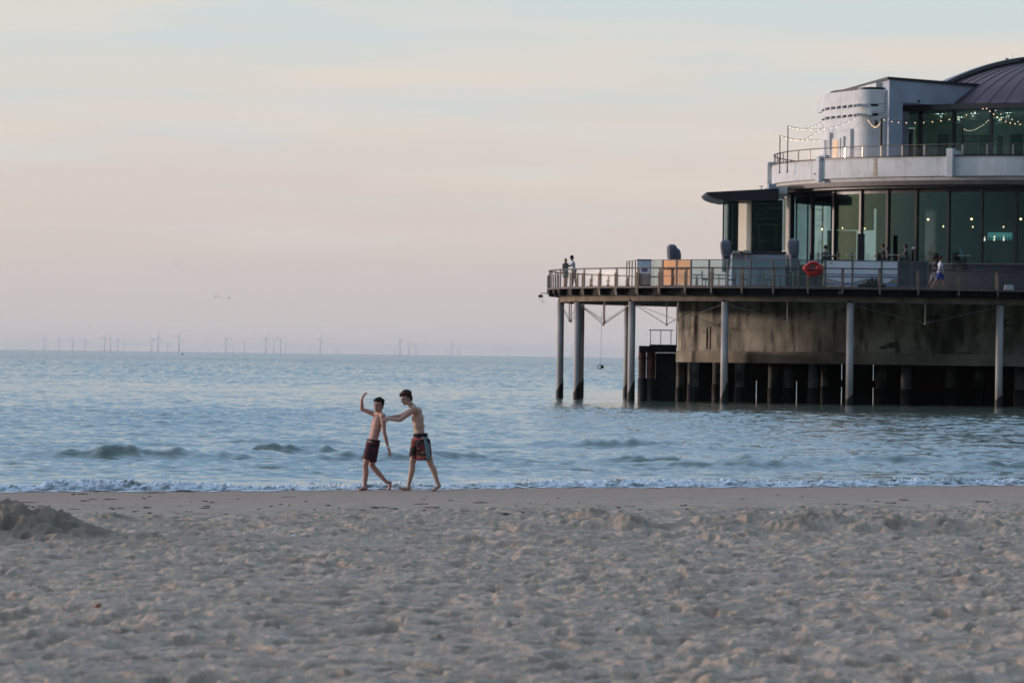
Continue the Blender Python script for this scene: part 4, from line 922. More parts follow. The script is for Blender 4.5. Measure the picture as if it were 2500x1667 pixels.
# ------------------------------------------------------------------ deck furniture
WR = 15.9
wb = empty('glass_windbreak', (T[0], T[1], ZD), 'glass windbreak with grey frames standing along the deck railing', 'windbreak')
wpx = [1586, 1617.7, 1651.7, 1687, 1731, 1776.5, 1832, 1887, 1950, 2014.6, 2081, 2152, 2193, 2226, 2265]
wp = [on_circle(px, 670, T, WR) for px in wpx]
ZT = ZD + 1.47
tilt = {1: 0, 2: 0}
for i, p in enumerate(wp):
    r = math.atan2(p.y - T[1], p.x - T[0])
    MB().box((p.x, p.y, ZD + .74), (.09, .09, 1.5), r).build('post', M['frame'], wb, bevel=.008)
    if i == len(wp) - 1: break
    q = wp[i + 1]; d = (q - p); L = d.length; d.normalize(); c = (p + q) / 2; a = math.atan2(d.y, d.x)
    for zz, hh in ((ZT, .05), (ZD + .60, .045), (ZD + .06, .05)): MB().box((c.x, c.y, zz), (L - .092, .052, hh), a).build('frame_bar', M['frame'], wb)
    if 9 <= i <= 11:
        MB().box((c.x, c.y, ZD + .77), (L - .10, .018, 1.34), a).build('banner_panel', M['white'], wb)
    elif i >= 12:
        MB().box((c.x, c.y, ZD + .77), (L - .10, .02, 1.34), a).build('solid_panel', M['plinthgrey'] if 'plinthgrey' in M else M['frame'], wb)
    else:
        MB().box((c.x, c.y, ZD + .77), (L - .10, .014, 1.34), a).build('glass_pane', M['screen_sunset'] if i in (1, 2) else M['screen'], wb)
# print on the three banner panels: bands, a long blue wave, sand and sea below
def strip(i, top, bot, name, material, t0=0.0, t1=1.0, n=24, out=.018):
    p, q = wp[i], wp[i + 1]; d = q - p; L = d.length; d.normalize(); nr = Vector((d.y, -d.x, 0))
    if nr.y > 0: nr = -nr
    s0 = .055; vs = []; fs = []
    for k in range(n + 1):
        t = t0 + (t1 - t0) * k / n; b = p + d * (s0 + (L - 2 * s0) * t)
        for z in (bot(t), top(t)):
            vs.append((b.x + nr.x * out, b.y + nr.y * out, ZD + z)); vs.append((b.x + nr.x * (out - .006), b.y + nr.y * (out - .006), ZD + z))
    for k in range(n):
        o = k * 4; u = o + 4
        fs += [(o, u, u + 2, o + 2), (o + 1, o + 3, u + 3, u + 1), (o, o + 1, u + 1, u), (o + 2, u + 2, u + 3, o + 3)]
    fs += [(0, 2, 3, 1), (n * 4, n * 4 + 1, n * 4 + 3, n * 4 + 2)]
    MB().add(vs, fs).build(name, material, wb)
def cst(v): return lambda t: v
waves = {9: lambda t: .46 - .22 * math.sin(t * 1.75) ** 1.3, 10: lambda t: .25 + .21 * math.sin(max(0, min(1, t * 1.25)) * math.pi / 2 * 1.15), 11: lambda t: .36 - .13 * math.sin(t * 5.2 + .3)}
for i in (9, 10, 11):
    strip(i, cst(.735), cst(.695), 'printed_band', M['blue']); strip(i, cst(.58), cst(.555), 'printed_band', M['blue'])
    w = waves[i]
    strip(i, lambda t: w(t) - .045, cst(.115), 'printed_sand', M['sandprint'] if i != 11 else M['ochre'], out=.0165)
    strip(i, lambda t: w(t) + .022, lambda t: w(t) - .022, 'printed_wave', M['blue'], out=.020)
    strip(i, lambda t: .24 + .04 * math.sin(t * 4 + i), cst(.112), 'printed_sea', M['skyblue'], out=.019)
for t0, t1 in ((.14, .185), (.20, .245)): strip(9, cst(1.345), cst(1.285), 'printed_mark', M['dark'], t0, t1, 3)
for k in range(9): strip(10, cst(.722), cst(.708), 'printed_mark', M['white'], .06 + k * .05, .085 + k * .05, 2, out=.021)
# notice board and the slatted gate beside it
nb = empty('notice_board', at(1571, 700, 234), 'white notice board with a blue square at the end of the windbreak', 'notice board')
a = at(1556, 643, 236.2); b = at(1589, 690, 236.2); cx = (a.x + b.x) / 2; w = b.x - a.x
MB().box((cx, 236.2, ZD + .32), (w, .06, .62)).build('base_panel', M['frame'], nb); MB().box((cx, 236.2, ZD + 1.03), (w, .05, .80)).build('board', M['skyblue'], nb)
MB().box((cx, 236.165, ZD + 1.05), (w - .08, .015, .70)).build('sheet', M['white'], nb)
MB().box((cx + .02, 236.15, ZD + .93), (.32, .012, .26)).build('blue_square', M['blue'], nb); MB().box((cx + .05, 236.15, ZD + 1.31), (.16, .012, .02)).build('heading', M['dark'], nb)
MB().box((cx, 236.2, ZD + 1.46), (w + .06, .08, .06)).build('top_bar', M['dark'], nb)
gt = empty('slatted_gate', at(1540, 700, 237), 'dark barred gate panel beside the notice board', 'gate')
for px in (1530, 1536, 1543, 1551): p = at(px, 680, 236.8 + (1551 - px) * .06); MB().box((p.x, p.y, ZD + .70), (.06, .06, 1.38)).build('bar', M['dark'], gt)
m = MB(); p = at(1529, 680, 238.1); q = at(1553, 680, 236.7); m.rect_path([Vector((p.x, p.y, ZD + 1.40)), Vector((q.x, q.y, ZD + 1.44))], .05, .04); m.rect_path([Vector((p.x, p.y, ZD + .55)), Vector((q.x, q.y, ZD + .57))], .05, .04); m.build('rail', M['frame'], gt)
# covered parasols
def parasol(px, py_top, D, w, label, lean=0.0):
    p = at(px, py_top, D); h = p.z - ZD; o = empty('covered_parasol', (p.x, D, ZD), label, 'parasol', 'parasols wrapped in grey covers')
    m = MB(); n = 26; rings = [(0.34, .62), (.5, .80), (.62, .86), (.66, .80), (.70, .97), (.85, 1.06), (.94, 1.0), (.985, .72), (1.0, .25)]; vs = []
    seed = random.random() * 6
    for t, k in rings:
        for i in range(n):
            a = 2 * math.pi * i / n; f = 1 + .10 * math.sin(a * 4 + seed + t * 3) + .06 * math.sin(a * 9 + seed * 2 + t * 5)
            vs.append((p.x + w * k * f * math.cos(a) * .5 + lean * t + .03 * math.sin(t * 9 + seed), D + w * k * f * math.sin(a) * .45, ZD + h * t + .02 * math.sin(a * 3 + seed)))
    k = len(rings); m.add(vs, [(j * n + i, j * n + (i + 1) % n, (j + 1) * n + (i + 1) % n, (j + 1) * n + i) for j in range(k - 1) for i in range(n)] + [tuple(range(n - 1, -1, -1)), tuple((k - 1) * n + i for i in range(n))])
    m.build('cover', M['canvas'], o, True)
    MB().bar((p.x, D, ZD), (p.x, D, ZD + h * .4), .035, n=10).build('pole', M['frame'], o); MB().bar((p.x, D, ZD + .004), (p.x, D, ZD + .09), .32, .28, n=14).build('base', M['dark'], o)
    t = MB(); t.bar((p.x + lean * .64, D, ZD + h * .635), (p.x + lean * .64, D, ZD + h * .655), w * .42, n=20); t.build('tie_strap', M['dark'], o)
    return o
pz = parasol(1641, 597, 239, .56, 'bulky covered parasol against the open sky behind the orange windbreak panes')
p = at(1655, 608, 238.9); m = MB(); m.ell((p.x, 239.1, p.z - .42), (.20, .20, .46)); m.build('folded_arm', M['canvas'], pz, True)
parasol(1773, 586, 240, .60, 'covered parasol standing before the glass annex')
parasol(1938, 583, 238, .62, 'covered parasol standing before the pale end of the hall windows')
# lifebuoy in its red holder
lf = empty('lifebuoy', at(1985, 657, 231.2), 'big red lifebuoy holder hung on the deck railing', 'lifebuoy')
cc = at(1985, 656, 231.3); yy = on_circle(1985, 656, T, TR + .02).y - .14; cc = at(1985, 656, yy); m = MB(); ol = []
for i in range(64):
    a = 2 * math.pi * i / 64; r = .455 + .045 * math.cos(2 * a) + .030 * math.cos(4 * a + .4) + .018 * math.cos(6 * a); ol.append((r * math.cos(a) * 1.02, r * math.sin(a)))
inn = [(.17 * math.cos(2 * math.pi * i / 64), .10 + .12 * math.sin(2 * math.pi * i / 64)) for i in range(64)]
lay = [(ol, 1.0, .02), (ol, 1.0, -.05), (ol, .93, -.12), (ol, .72, -.17)]; vs = []
for o_, k, y in lay: vs += [(cc.x + x * k, yy + y, cc.z + z * k) for x, z in o_]
vs += [(cc.x + x * 1.25, yy - .15, cc.z + z * 1.15) for x, z in inn] + [(cc.x + x, yy - .02, cc.z + z) for x, z in inn]
fs = [(j * 64 + i, j * 64 + (i + 1) % 64, (j + 1) * 64 + (i + 1) % 64, (j + 1) * 64 + i) for j in range(5) for i in range(64)]
fs += [(5 * 64 + i, 5 * 64 + (i + 1) % 64, (i + 1) % 64, i) for i in range(64)]
m.add(vs, fs); m.build('ring', M['red'], lf, True)
m = MB(); m.box((cc.x, yy - .155, cc.z - .08), (.62, .05, .10)); m.build('strap', mat('dark_red_strap', (.10, .008, .006), .6), lf, bevel=.02)
m = MB(); m.box((cc.x, yy + .05, cc.z - .05), (.10, .06, .9)); m.build('backplate', M['frame'], lf)
# ornamental grass and the pale block
pg = empty('planter_grass', at(2130, 700, 232.2), 'tufted ornamental grass in a low dark trough before the banner', 'plant')
p = at(2128, 700, 231.7); yg = on_circle(2128, 690, T, WR + .6).y; p = at(2128, 700, yg); m = MB()
for i in range(170):
    x = p.x + random.gauss(0, .30); y = yg + random.gauss(0, .08); h = random.uniform(.15, .62) * math.exp(-((x - p.x - .1) / .55) ** 2); dx = random.gauss(.0, .13)
    a = Vector((x, y, ZD + .12)); b = Vector((x + dx * .4, y, ZD + .12 + h * .6)); c = Vector((x + dx, y, ZD + .12 + h)); w = Vector((.012, 0, 0)); e = Vector((0, .008, 0))
    m.add([a - w, a + w, a + e, b - w * .7, b + w * .7, b + e, c], [(0, 1, 4, 3), (1, 2, 5, 4), (2, 0, 3, 5), (3, 4, 6), (4, 5, 6), (5, 3, 6)])
m.build('foliage', M['leaf'], pg); MB().box((p.x, yg, ZD + .085), (1.5, .26, .16)).build('trough', M['dark'], pg)
bb = at(2463, 712, 235.2); yb = on_circle(2463, 700, H, HR - .5).y; bb = at(2463, 712, yb)
m = MB(); m.add([(bb.x + sx * w, yb + sy * w * .8, ZD + z) for z, w in ((.004, .27), (.30, .22)) for sx, sy in ((-1, -1), (1, -1), (1, 1), (-1, 1))], [(0, 1, 5, 4), (1, 2, 6, 5), (2, 3, 7, 6), (3, 0, 4, 7), (3, 2, 1, 0), (4, 5, 6, 7)])
tag(m.build('concrete_block', M['pebble'], None, bevel=.02), 'pale tapered concrete block standing on the deck by the railing', 'block')

# tables and chairs
def table(x, y, z, label, group):
    o = empty('bistro_table', (x, y, z), label, 'table', group)
    MB().box((x, y, z + .735), (.74, .70, .035)).build('tabletop', M['table'], o, bevel=.008); MB().bar((x, y, z + .02), (x, y, z + .718), .03, n=10).build('leg', M['dark'], o); MB().bar((x, y, z + .004), (x, y, z + .03), .22, n=14).build('foot', M['dark'], o)
    return o
def chair(x, y, z, rz, label, group):
    o = empty('dining_chair', (x, y, z), label, 'chair', group); ca, sa = math.cos(rz), math.sin(rz)
    def L(u, v, w): return (x + u * ca - v * sa, y + u * sa + v * ca, z + w)
    MB().box(L(0, 0, .44), (.48, .46, .08), rz).build('seat', M['furn'], o, bevel=.02)
    MB().box(L(0, .22, .70), (.50, .06, .46), rz).build('backrest', M['furn'], o, bevel=.02)
    for u, v in ((-.2, -.2), (.2, -.2), (-.2, .2), (.2, .2)): MB().bar(L(u, v, .004), L(u, v, .40), .02, n=6).build('leg', M['furn'], o)
    return o
def px_on(px, D): return at(px, 690, D).x
for i, (px, D, l) in enumerate(((1700, 238.5, 'pale table behind the windbreak just past the orange panes'), (1755, 237.5, 'pale table behind the windbreak beside the middle covered parasol'), (1848, 236, 'pale table behind the windbreak below the cream annex panel'), (1905, 235.4, 'pale table behind the windbreak nearest the hall windows'))):
    x = px_on(px, D); table(x, D, ZD + .004, l, 'tables on the deck terrace')
    for s_, w in ((-1, 'seaward'), (1, 'landward')): chair(x + s_ * .72, D + .1, ZD + .004, -s_ * math.pi / 2, f'dark chair on the {w} side of the ' + l.replace(' behind the windbreak', ''), 'wicker chairs on the deck terrace')
FZ_ = 7.62
for px, D, l in ((2024, 243, 'small table behind the second wide hall window'), (2080, 241.6, 'small table behind the third wide hall window'), (2185, 239.6, 'small table near the seated guests by the dark speaker'), (2352, 239.0, 'small table before the guest in teal')):
    table(px_on(px, D), D, FZ_ + .004, l, 'tables in the hall')
for px, D, r, w in ((2054, 242.2, 1.57, 'empty, behind the third wide hall window'), (2070, 242.0, -1.57, 'empty, just beside the dark speaker column'), (2006, 243.4, 1.57, 'under the guest behind the second wide hall window'), (2150, 239.9, 1.57, 'under the guest by the lamp head'), (2215, 239.2, -1.57, 'under the bulky guest'), (2335, 239.1, 1.4, 'under the guest in teal')):
    chair(px_on(px, D), D, FZ_ + .004, r, 'dark chair, ' + w, 'chairs in the hall')

# ------------------------------------------------------------------ people
def skin(name, c): return mat(name, c, .55, var=.10, vscale=9, bump=.12, bscale=60, sss=.15)
M['skin_a'] = skin('skin_rosy', (.46, .245, .19)); M['skin_b'] = skin('skin_fair', (.50, .31, .24)); M['skin_c'] = skin('skin_tanned', (.26, .135, .095)); M['skin_d'] = skin('skin_dark', (.13, .075, .055))
M['hair'] = mat('dark_brown_hair', (.022, .014, .011), .8, spec=.15, var=.4, vscale=30, bump=.6, bscale=70); M['hairb'] = mat('brown_hair', (.050, .027, .018), .8, spec=.15, var=.4, vscale=30, bump=.6, bscale=70); M['blond'] = mat('blond_hair', (.30, .20, .10), .6, var=.3, vscale=30)
M['eye'] = mat('dark_eye', (.02, .015, .012), .3); M['lips'] = mat('open_mouth', (.07, .012, .012), .4); M['teeth'] = mat('teeth', (.6, .57, .52), .3)
def basis(f, u):
    f = Vector(f).normalized(); u = Vector(u); u = (u - f * u.dot(f)).normalized(); s = f.cross(u).normalized()   # s: the figure's own right
    return s, f, u
def rotm(s, f, u): return Matrix((s, f, u)).transposed()
def head(body, c, f, u, k=1.0):
    s, f, u = basis(f, u); R = rotm(s, f, u); c = Vector(c)
    def L(a, b, d): return c + (s * a + f * b + u * d) * k
    body.ell(L(0, -.012, .032), (.073 * k, .092 * k, .084 * k), R); body.ell(L(0, .022, -.040), (.057 * k, .066 * k, .078 * k), R)
    body.ell(L(0, .058, -.094), (.026 * k, .022 * k, .022 * k), R); body.cap(L(0, .084, .006), L(0, .108, -.030), .010 * k, .015 * k)
    body.cap(L(-.032, .072, .022), L(.032, .072, .022), .014 * k, .014 * k); body.ell(L(0, .076, -.066), (.026 * k, .014 * k, .011 * k), R)
    for q in (-1, 1):
        body.ell(L(q * .036, .060, -.028), (.022 * k, .022 * k, .022 * k), R); body.ell(L(q * .073, -.006, -.012), (.011 * k, .020 * k, .031 * k), R)
    return L, R
def face_bits(o, L, R, k=1.0, mouth=(.020, .010, .011), hm='hair', smile=False):
    for q in (-1, 1):
        MB().ell(L(q * .031, .080, .002), (.012 * k, .007 * k, .007 * k), R, 8, 6).build('eye', M['eye'], o, True)
        MB().cap(L(q * .016, .086, .026), L(q * .046, .078, .024), .0055 * k, .004 * k, 6).build('eyebrow', M[hm], o, True)
    mo = MB().ell(L(0, .084, -.062), tuple(v * k for v in mouth), R, 10, 6).build('mouth', M['lips'], o, True)
    if smile: MB().ell(L(0, .092, -.057), (.016 * k, .005 * k, .004 * k), R, 8, 5).build('teeth', M['teeth'], mo, True)
def hair_of(o, L, R, m, k=1.0, seed=1, fringe=True, tuft=None, back=True, voxel=.007):
    rng_ = random.Random(seed); h = MB()
    h.ell(L(0, -.034, .058), (.086 * k, .098 * k, .084 * k), R)
    if back: h.ell(L(0, -.074, -.008), (.070 * k, .050 * k, .080 * k), R)
    for q in (-1, 1): h.ell(L(q * .070, -.022, .022), (.016 * k, .040 * k, .046 * k), R)
    for i in range(34):
        a = rng_.uniform(0, 6.283); e = rng_.uniform(.35, 1.45); d0 = (.078 * math.cos(a) * math.cos(e), -.026 + .094 * math.sin(a) * math.cos(e), .052 + .080 * math.sin(e))
        sw_ = rng_.uniform(.012, .030); h.cap(L(*d0), L(d0[0] * 1.18 + rng_.uniform(-.012, .012), d0[1] * 1.15 + .010, d0[2] + sw_ * (.4 + math.sin(e) * .6)), .012 * k, .004 * k, 6)
    for i in range(70):
        a = rng_.uniform(0, 6.283); e = rng_.uniform(.25, 1.5)
        p = L(.082 * math.cos(a) * math.cos(e), -.026 + .098 * math.sin(a) * math.cos(e), .052 + .084 * math.sin(e)); r = rng_.uniform(.010, .020) * k; h.ell(p, (r, r * rng_.uniform(.8, 1.6), r), R, 8, 6)
    if fringe:
        for i in range(9):
            t = -.055 + .11 * i / 8; h.cap(L(t, .054, .096 + rng_.uniform(-.01, .015)), L(t * 1.1 + .012, .082 - abs(t) * .3, .066 + rng_.uniform(-.010, .010)), .018 * k, .010 * k, 8)
    if tuft:
        for (a, b, d, e, f_, g) in tuft: h.cap(L(a, b, d), L(e, f_, g), .016 * k, .005 * k, 8)
    return h.fused('hair', m, o, voxel, 2)
def hand(body, w, d, n, size=.17, curl=(.35, .4, .45, .5), spread=.13, thumb=1, tcurl=.3):
    """palm, four fingers and a thumb; d points to the fingertips, n out of the palm"""
    w = Vector(w); d = Vector(d).normalized(); n = Vector(n); n = (n - d * n.dot(d)).normalized(); s = d.cross(n).normalized() * thumb; R = rotm(s, d, n)
    k = size / .18; c = w + d * .045 * k
    body.cap(w, w + d * .03 * k, .020 * k, .022 * k); body.ell(c + d * .005 * k, (.039 * k, .052 * k, .016 * k), R)
    for i, (off, ln) in enumerate(((.030, .070), (.010, .078), (-.010, .072), (-.029, .056))):
        b = c + d * .042 * k + s * off * k; a0 = curl[i] * .5; dd = (d * math.cos(a0) + n * math.sin(a0) + s * (off * spread * 30)).normalized(); m1 = b + dd * ln * .52 * k
        a1 = curl[i] * 1.8; d2 = (d * math.cos(a1) + n * math.sin(a1) + s * (off * spread * 30)).normalized(); m2 = m1 + d2 * ln * .5 * k
        body.cap(b, m1, .0095 * k, .0088 * k, 8); body.cap(m1, m2, .0088 * k, .0072 * k, 8)
    t0 = w + d * .022 * k + s * .030 * k; td = (s * .75 + d * .6 + n * tcurl).normalized(); t1 = t0 + td * .040 * k; t2 = t1 + (d * .85 + s * .25 + n * tcurl).normalized() * .030 * k
    body.cap(t0, t1, .013 * k, .0105 * k, 8); body.cap(t1, t2, .0105 * k, .008 * k, 8)
def foot(body, heel, ball, toe, r=1.0, side=(0, 1, 0)):
    heel = Vector(heel); ball = Vector(ball); toe = Vector(toe); side = Vector(side)
    body.cap(heel, ball, .031 * r, .033 * r); body.cap(ball, toe, .030 * r, .018 * r)
    for i, q in enumerate((-1.0, -.4, .15, .7)):
        body.cap(ball + side * .030 * q * r, toe + side * .030 * q * r + (ball - toe).normalized() * .008 * i, .021 * r, (.0135 - .0015 * i) * r, 8)

def swim_mat(name, base, alts, sc, panel=None):
    """printed swim cloth: patches of several colours; PANEL: a plain side piece between two slanted lines"""
    m = bpy.data.materials.new(name); m.use_nodes = True; nt = m.node_tree; p = nt.nodes['Principled BSDF']; p.inputs['Roughness'].default_value = .85
    t = nt.nodes.new('ShaderNodeTexCoord'); prev = None
    rgb = nt.nodes.new('ShaderNodeRGB'); rgb.outputs[0].default_value = (*base, 1); prev = rgb.outputs[0]
    for i, (c, lo, hi, st) in enumerate(alts):
        mpn = nt.nodes.new('ShaderNodeMapping'); mpn.inputs['Scale'].default_value = st; mpn.inputs['Location'].default_value = (i * 3.7, i * 1.3, i * 2.1); mpn.inputs['Rotation'].default_value = (0, .5 * (i % 3) - .5 if panel else 0, 0); nt.links.new(t.outputs['Object'], mpn.inputs[0])
        n = nt.nodes.new('ShaderNodeTexNoise'); n.inputs['Scale'].default_value = sc; n.inputs['Detail'].default_value = 2; nt.links.new(mpn.outputs[0], n.inputs['Vector'])
        r = nt.nodes.new('ShaderNodeMapRange'); r.inputs[1].default_value = lo; r.inputs[2].default_value = hi; nt.links.new(n.outputs[0], r.inputs[0])
        x = nt.nodes.new('ShaderNodeMix'); x.data_type = 'RGBA'; nt.links.new(r.outputs[0], x.inputs[0]); nt.links.new(prev, x.inputs[6]); x.inputs[7].default_value = (*c, 1); prev = x.outputs[2]
    n2 = nt.nodes.new('ShaderNodeTexNoise'); n2.inputs['Scale'].default_value = 22; nt.links.new(t.outputs['Object'], n2.inputs['Vector'])
    b = nt.nodes.new('ShaderNodeBump'); b.inputs['Strength'].default_value = .5; b.inputs['Distance'].default_value = .02; nt.links.new(n2.outputs[0], b.inputs['Height']); nt.links.new(b.outputs[0], p.inputs['Normal'])
    nt.links.new(prev, p.inputs['Base Color'])
    return m
M['swim_a'] = swim_mat('dark_red_swim_cloth', (.085, .016, .020), [((.012, .014, .028), .50, .56, (1, 1, 3.0)), ((.15, .020, .018), .56, .62, (1, 1, 2.5)), ((.02, .035, .055), .60, .66, (1, 1, 4))], 7)
M['swim_b'] = swim_mat('printed_swim_cloth', (.016, .012, .014), [((.16, .018, .014), .51, .56, (1, 1, .8)), ((.36, .075, .070), .58, .62, (.7, 1, 2.0)), ((.36, .26, .17), .63, .66, (1, 1, 2.0)), ((.40, .17, .03), .66, .69, (1.4, 1, 1.6))], 6.5, True)
M['swim_teal'] = mat('teal_swim_panel', (.16, .25, .26), .85, var=.12, vscale=8, bump=.4, bscale=22); M['swim_band'] = mat('dark_waistband', (.014, .014, .018), .8)

BASE = on_sand(946, 1197.5); D0 = BASE.y
def J(cx, cy, dy=0.0): return at(850 + cx / 5.408, 930 + cy / 5.408, D0 + dy)
def torso(body, pel, chest, neck, s, f, wid, dep):
    up = (chest - pel).normalized(); R = rotm(s, f, up)
    ff = up.cross(s); R = rotm(s, -ff if ff.dot(f) < 0 else ff, up); L = (chest - pel).length
    body.ell(pel, (wid * .98, dep * 1.05, .115), R); body.ell(pel.lerp(chest, .35), (wid * .88, dep * .92, .13), R); body.ell(pel.lerp(chest, .65), (wid * .95, dep * .98, .14), R); body.ell(chest, (wid * 1.05, dep * 1.05, .145), R)
    body.cap(chest.lerp(neck, .3), neck, .07, .055)
# --- the boy in front, arm flung up
boy = empty('person', J(330, 1447), 'shirtless boy in dark red swim shorts, one arm raised, walking ahead at the waterline', 'person')
b = MB(); s, f, u = basis((-.84, -.54, 0), (0, 0, 1))
pel, chest, neck = J(325, 800), J(385, 545), J(418, 435)
torso(b, pel, chest, neck, s, f, .122, .088)
head_c = J(398, 322, -.01); b.cap(J(420, 440), J(405, 352), .050, .046)
L, R = head(b, head_c, (-.40, -.91, .10), (.12, 0, 1), 1.0)
rs, ls_ = J(348, 437, .12), J(458, 462, -.11)
b.cap(J(415, 425), rs, .045, .042); b.cap(J(420, 425), ls_, .045, .046); b.ell(rs, (.05, .05, .05)); b.ell(ls_, (.053, .053, .055))
el_, wr = J(182, 372, .14), J(180, 248, .10)
b.cap(rs, rs.lerp(el_, .5), .047, .042); b.cap(rs.lerp(el_, .5), el_, .042, .033); b.cap(el_, el_.lerp(wr, .4), .034, .034); b.cap(el_.lerp(wr, .4), wr, .034, .021)
hand(b, wr, J(196, 195, .08) - J(180, 245, .10), Vector((1, -.1, -.1)), .19, (.7, .75, .9, 1.0), thumb=1)
e2, w2 = J(476, 675, -.14), J(530, 878, -.14)
b.cap(ls_, ls_.lerp(e2, .5), .048, .042); b.cap(ls_.lerp(e2, .5), e2, .042, .033); b.cap(e2, e2.lerp(w2, .4), .034, .034); b.cap(e2.lerp(w2, .4), w2, .034, .021)
hand(b, w2, J(562, 985, -.14) - J(530, 878, -.14), Vector((-.9, -.5, 0)), .185, (.2, .3, .4, .5), thumb=-1)
h1, k1, a1 = J(300, 830, -.06), J(228, 1112, -.07), J(218, 1388, -.06)
b.cap(h1, k1, .078, .052); b.ell(k1, (.051, .052, .056)); b.cap(k1, k1.lerp(a1, .35) + Vector((.012, 0, 0)), .048, .052); b.cap(k1.lerp(a1, .35) + Vector((.012, 0, 0)), a1, .052, .031)
gz = float(sand_z(np.float64(BASE.x), np.float64(D0)))
def G(cx, dy, h): q = J(cx, 1440, dy); q.z = gz + h; return q
b.cap(a1, G(228, -.06, .045), .032, .034); foot(b, G(238, -.05, .035), G(178, -.07, .030), G(148, -.08, .018), .95)
h2, k2, a2 = J(345, 845, .07), J(312, 1105, .07), J(508, 1335, .08)
b.cap(h2, k2, .078, .052); b.ell(k2, (.051, .052, .054)); m_ = k2.lerp(a2, .33) + Vector((-.0, 0, -.008)); b.cap(k2, m_, .048, .051); b.cap(m_, a2, .051, .031)
b.cap(a2, J(555, 1340, .08), .032, .032); foot(b, J(553, 1345, .08), J(548, 1412, .08), G(535, .07, .022), .9)
b.fused('body', M['skin_a'], boy, .0055, 4)
face_bits(boy, L, R, .98, (.024, .010, .012), 'hair', True)
hair_of(boy, L, R, M['hair'], .98, 3, True, [(-.02, -.06, .09, -.05, -.14, .12), (.0, -.05, .10, -.03, -.13, .135), (.02, -.07, .08, -.01, -.15, .09)])
sh = MB(); sh.bar(J(337, 775), J(326, 850), .116, .120, n=24); sh.bar(J(312, 815, -.045), J(245, 1035, -.065), .098, .078, n=20); sh.bar(J(345, 820, .05), J(318, 1068, .07), .098, .076, n=20); sh.ell(J(325, 838), (.118, .12, .085))
so_ = sh.fused('swim_shorts', M['swim_a'], boy, .008, 2)
MB().bar(J(337, 771), J(334, 795), .1185, .1205, n=28).build('waistband', M['swim_band'], so_, True)
MB().bar(J(525, 862, -.14), J(531, 882, -.14), .0285, n=16).build('wristband', M['white'], boy, True)
# --- the taller boy behind, pushing
boy2 = empty('person', J(950, 1447), 'tall shirtless boy in patterned swim shorts with a teal panel, pushing the other boy', 'person')
b = MB(); s, f, u = basis((-.93, -.36, 0), (0, 0, 1))
pel, chest, neck = J(950, 760), J(918, 490), J(858, 345)
torso(b, pel, chest, neck, s, f, .145, .098); b.ell(J(905, 400), (.10, .15, .09)); b.ell(J(940, 600), (.095, .13, .12))
b.cap(J(865, 350), J(800, 285, -.01), .056, .050)
L, R = head(b, J(765, 228, -.02), (-.74, -.60, -.30), (-.16, -.05, 1), 1.0)
rs, ls_ = J(838, 385, .15), J(868, 372, -.15)
b.cap(J(862, 345), rs, .05, .045); b.cap(J(868, 345), ls_, .05, .050); b.ell(rs, (.054, .054, .056)); b.ell(ls_, (.060, .058, .062))
e1, w1 = J(690, 462, .16), J(545, 478, .10)
b.cap(rs, e1, .050, .036); b.cap(e1, e1.lerp(w1, .4), .036, .036); b.cap(e1.lerp(w1, .4), w1, .036, .024)
hand(b, w1, Vector((-1, -.15, .05)), Vector((-.2, -.1, -1)), .175, (.3, .35, .35, .4), thumb=1)
e2, w2 = J(688, 512, -.20), J(545, 500, -.17)
b.cap(ls_, ls_.lerp(e2, .5), .056, .047); b.cap(ls_.lerp(e2, .5), e2, .047, .037); b.cap(e2, e2.lerp(w2, .4), .038, .038); b.cap(e2.lerp(w2, .4), w2, .038, .025)
hand(b, w2, Vector((-1, .12, .08)), Vector((-.1, .9, -.3)), .175, (.5, .55, .6, .6), thumb=1)
h1, k1, a1 = J(915, 800, .08), J(850, 1075, .09), J(800, 1372, .08)
b.cap(h1, k1, .082, .056); b.ell(k1, (.056, .055, .058)); m_ = k1.lerp(a1, .33) + Vector((.014, 0, 0)); b.cap(k1, m_, .050, .056); b.cap(m_, a1, .056, .032)
b.cap(a1, G(800, .08, .05), .034, .036); foot(b, G(808, .08, .036), G(720, .07, .038), G(668, .06, .062), 1.0)
h2, k2, a2 = J(1005, 805, -.08), J(1088, 1090, -.09), J(1180, 1335, -.08)
b.cap(h2, k2, .084, .056); b.ell(k2, (.055, .056, .058)); m_ = k2.lerp(a2, .33) + Vector((.012, 0, .004)); b.cap(k2, m_, .050, .055); b.cap(m_, a2, .055, .033)
b.cap(a2, J(1205, 1378, -.08), .034, .034); foot(b, J(1203, 1385, -.08), G(1140, -.08, .034), G(1108, -.08, .018), 1.0)
b.fused('body', M['skin_b'], boy2, .0055, 4)
face_bits(boy2, L, R, 1.0, (.016, .010, .016), 'hairb')
hair_of(boy2, L, R, M['hairb'], 1.0, 8, True, [(-.03, .05, .10, -.04, .11, .075), (.0, .05, .11, -.01, .115, .085), (.03, .05, .10, .03, .11, .07)])
sh = MB(); sh.bar(J(955, 702), J(952, 765), .122, .132, n=26); sh.bar(J(925, 780, .07), J(862, 1008, .09), .118, .085, n=22); sh.bar(J(990, 770, -.05), J(1008, 1042, -.08), .125, .138, n=24); sh.ell(J(958, 770), (.135, .14, .10))
so_ = sh.fused('swim_shorts', M['swim_b'], boy2, .008, 2)
MB().bar(J(953, 690), J(955, 725), .1255, .1285, n=30).build('waistband', M['swim_band'], so_, True)
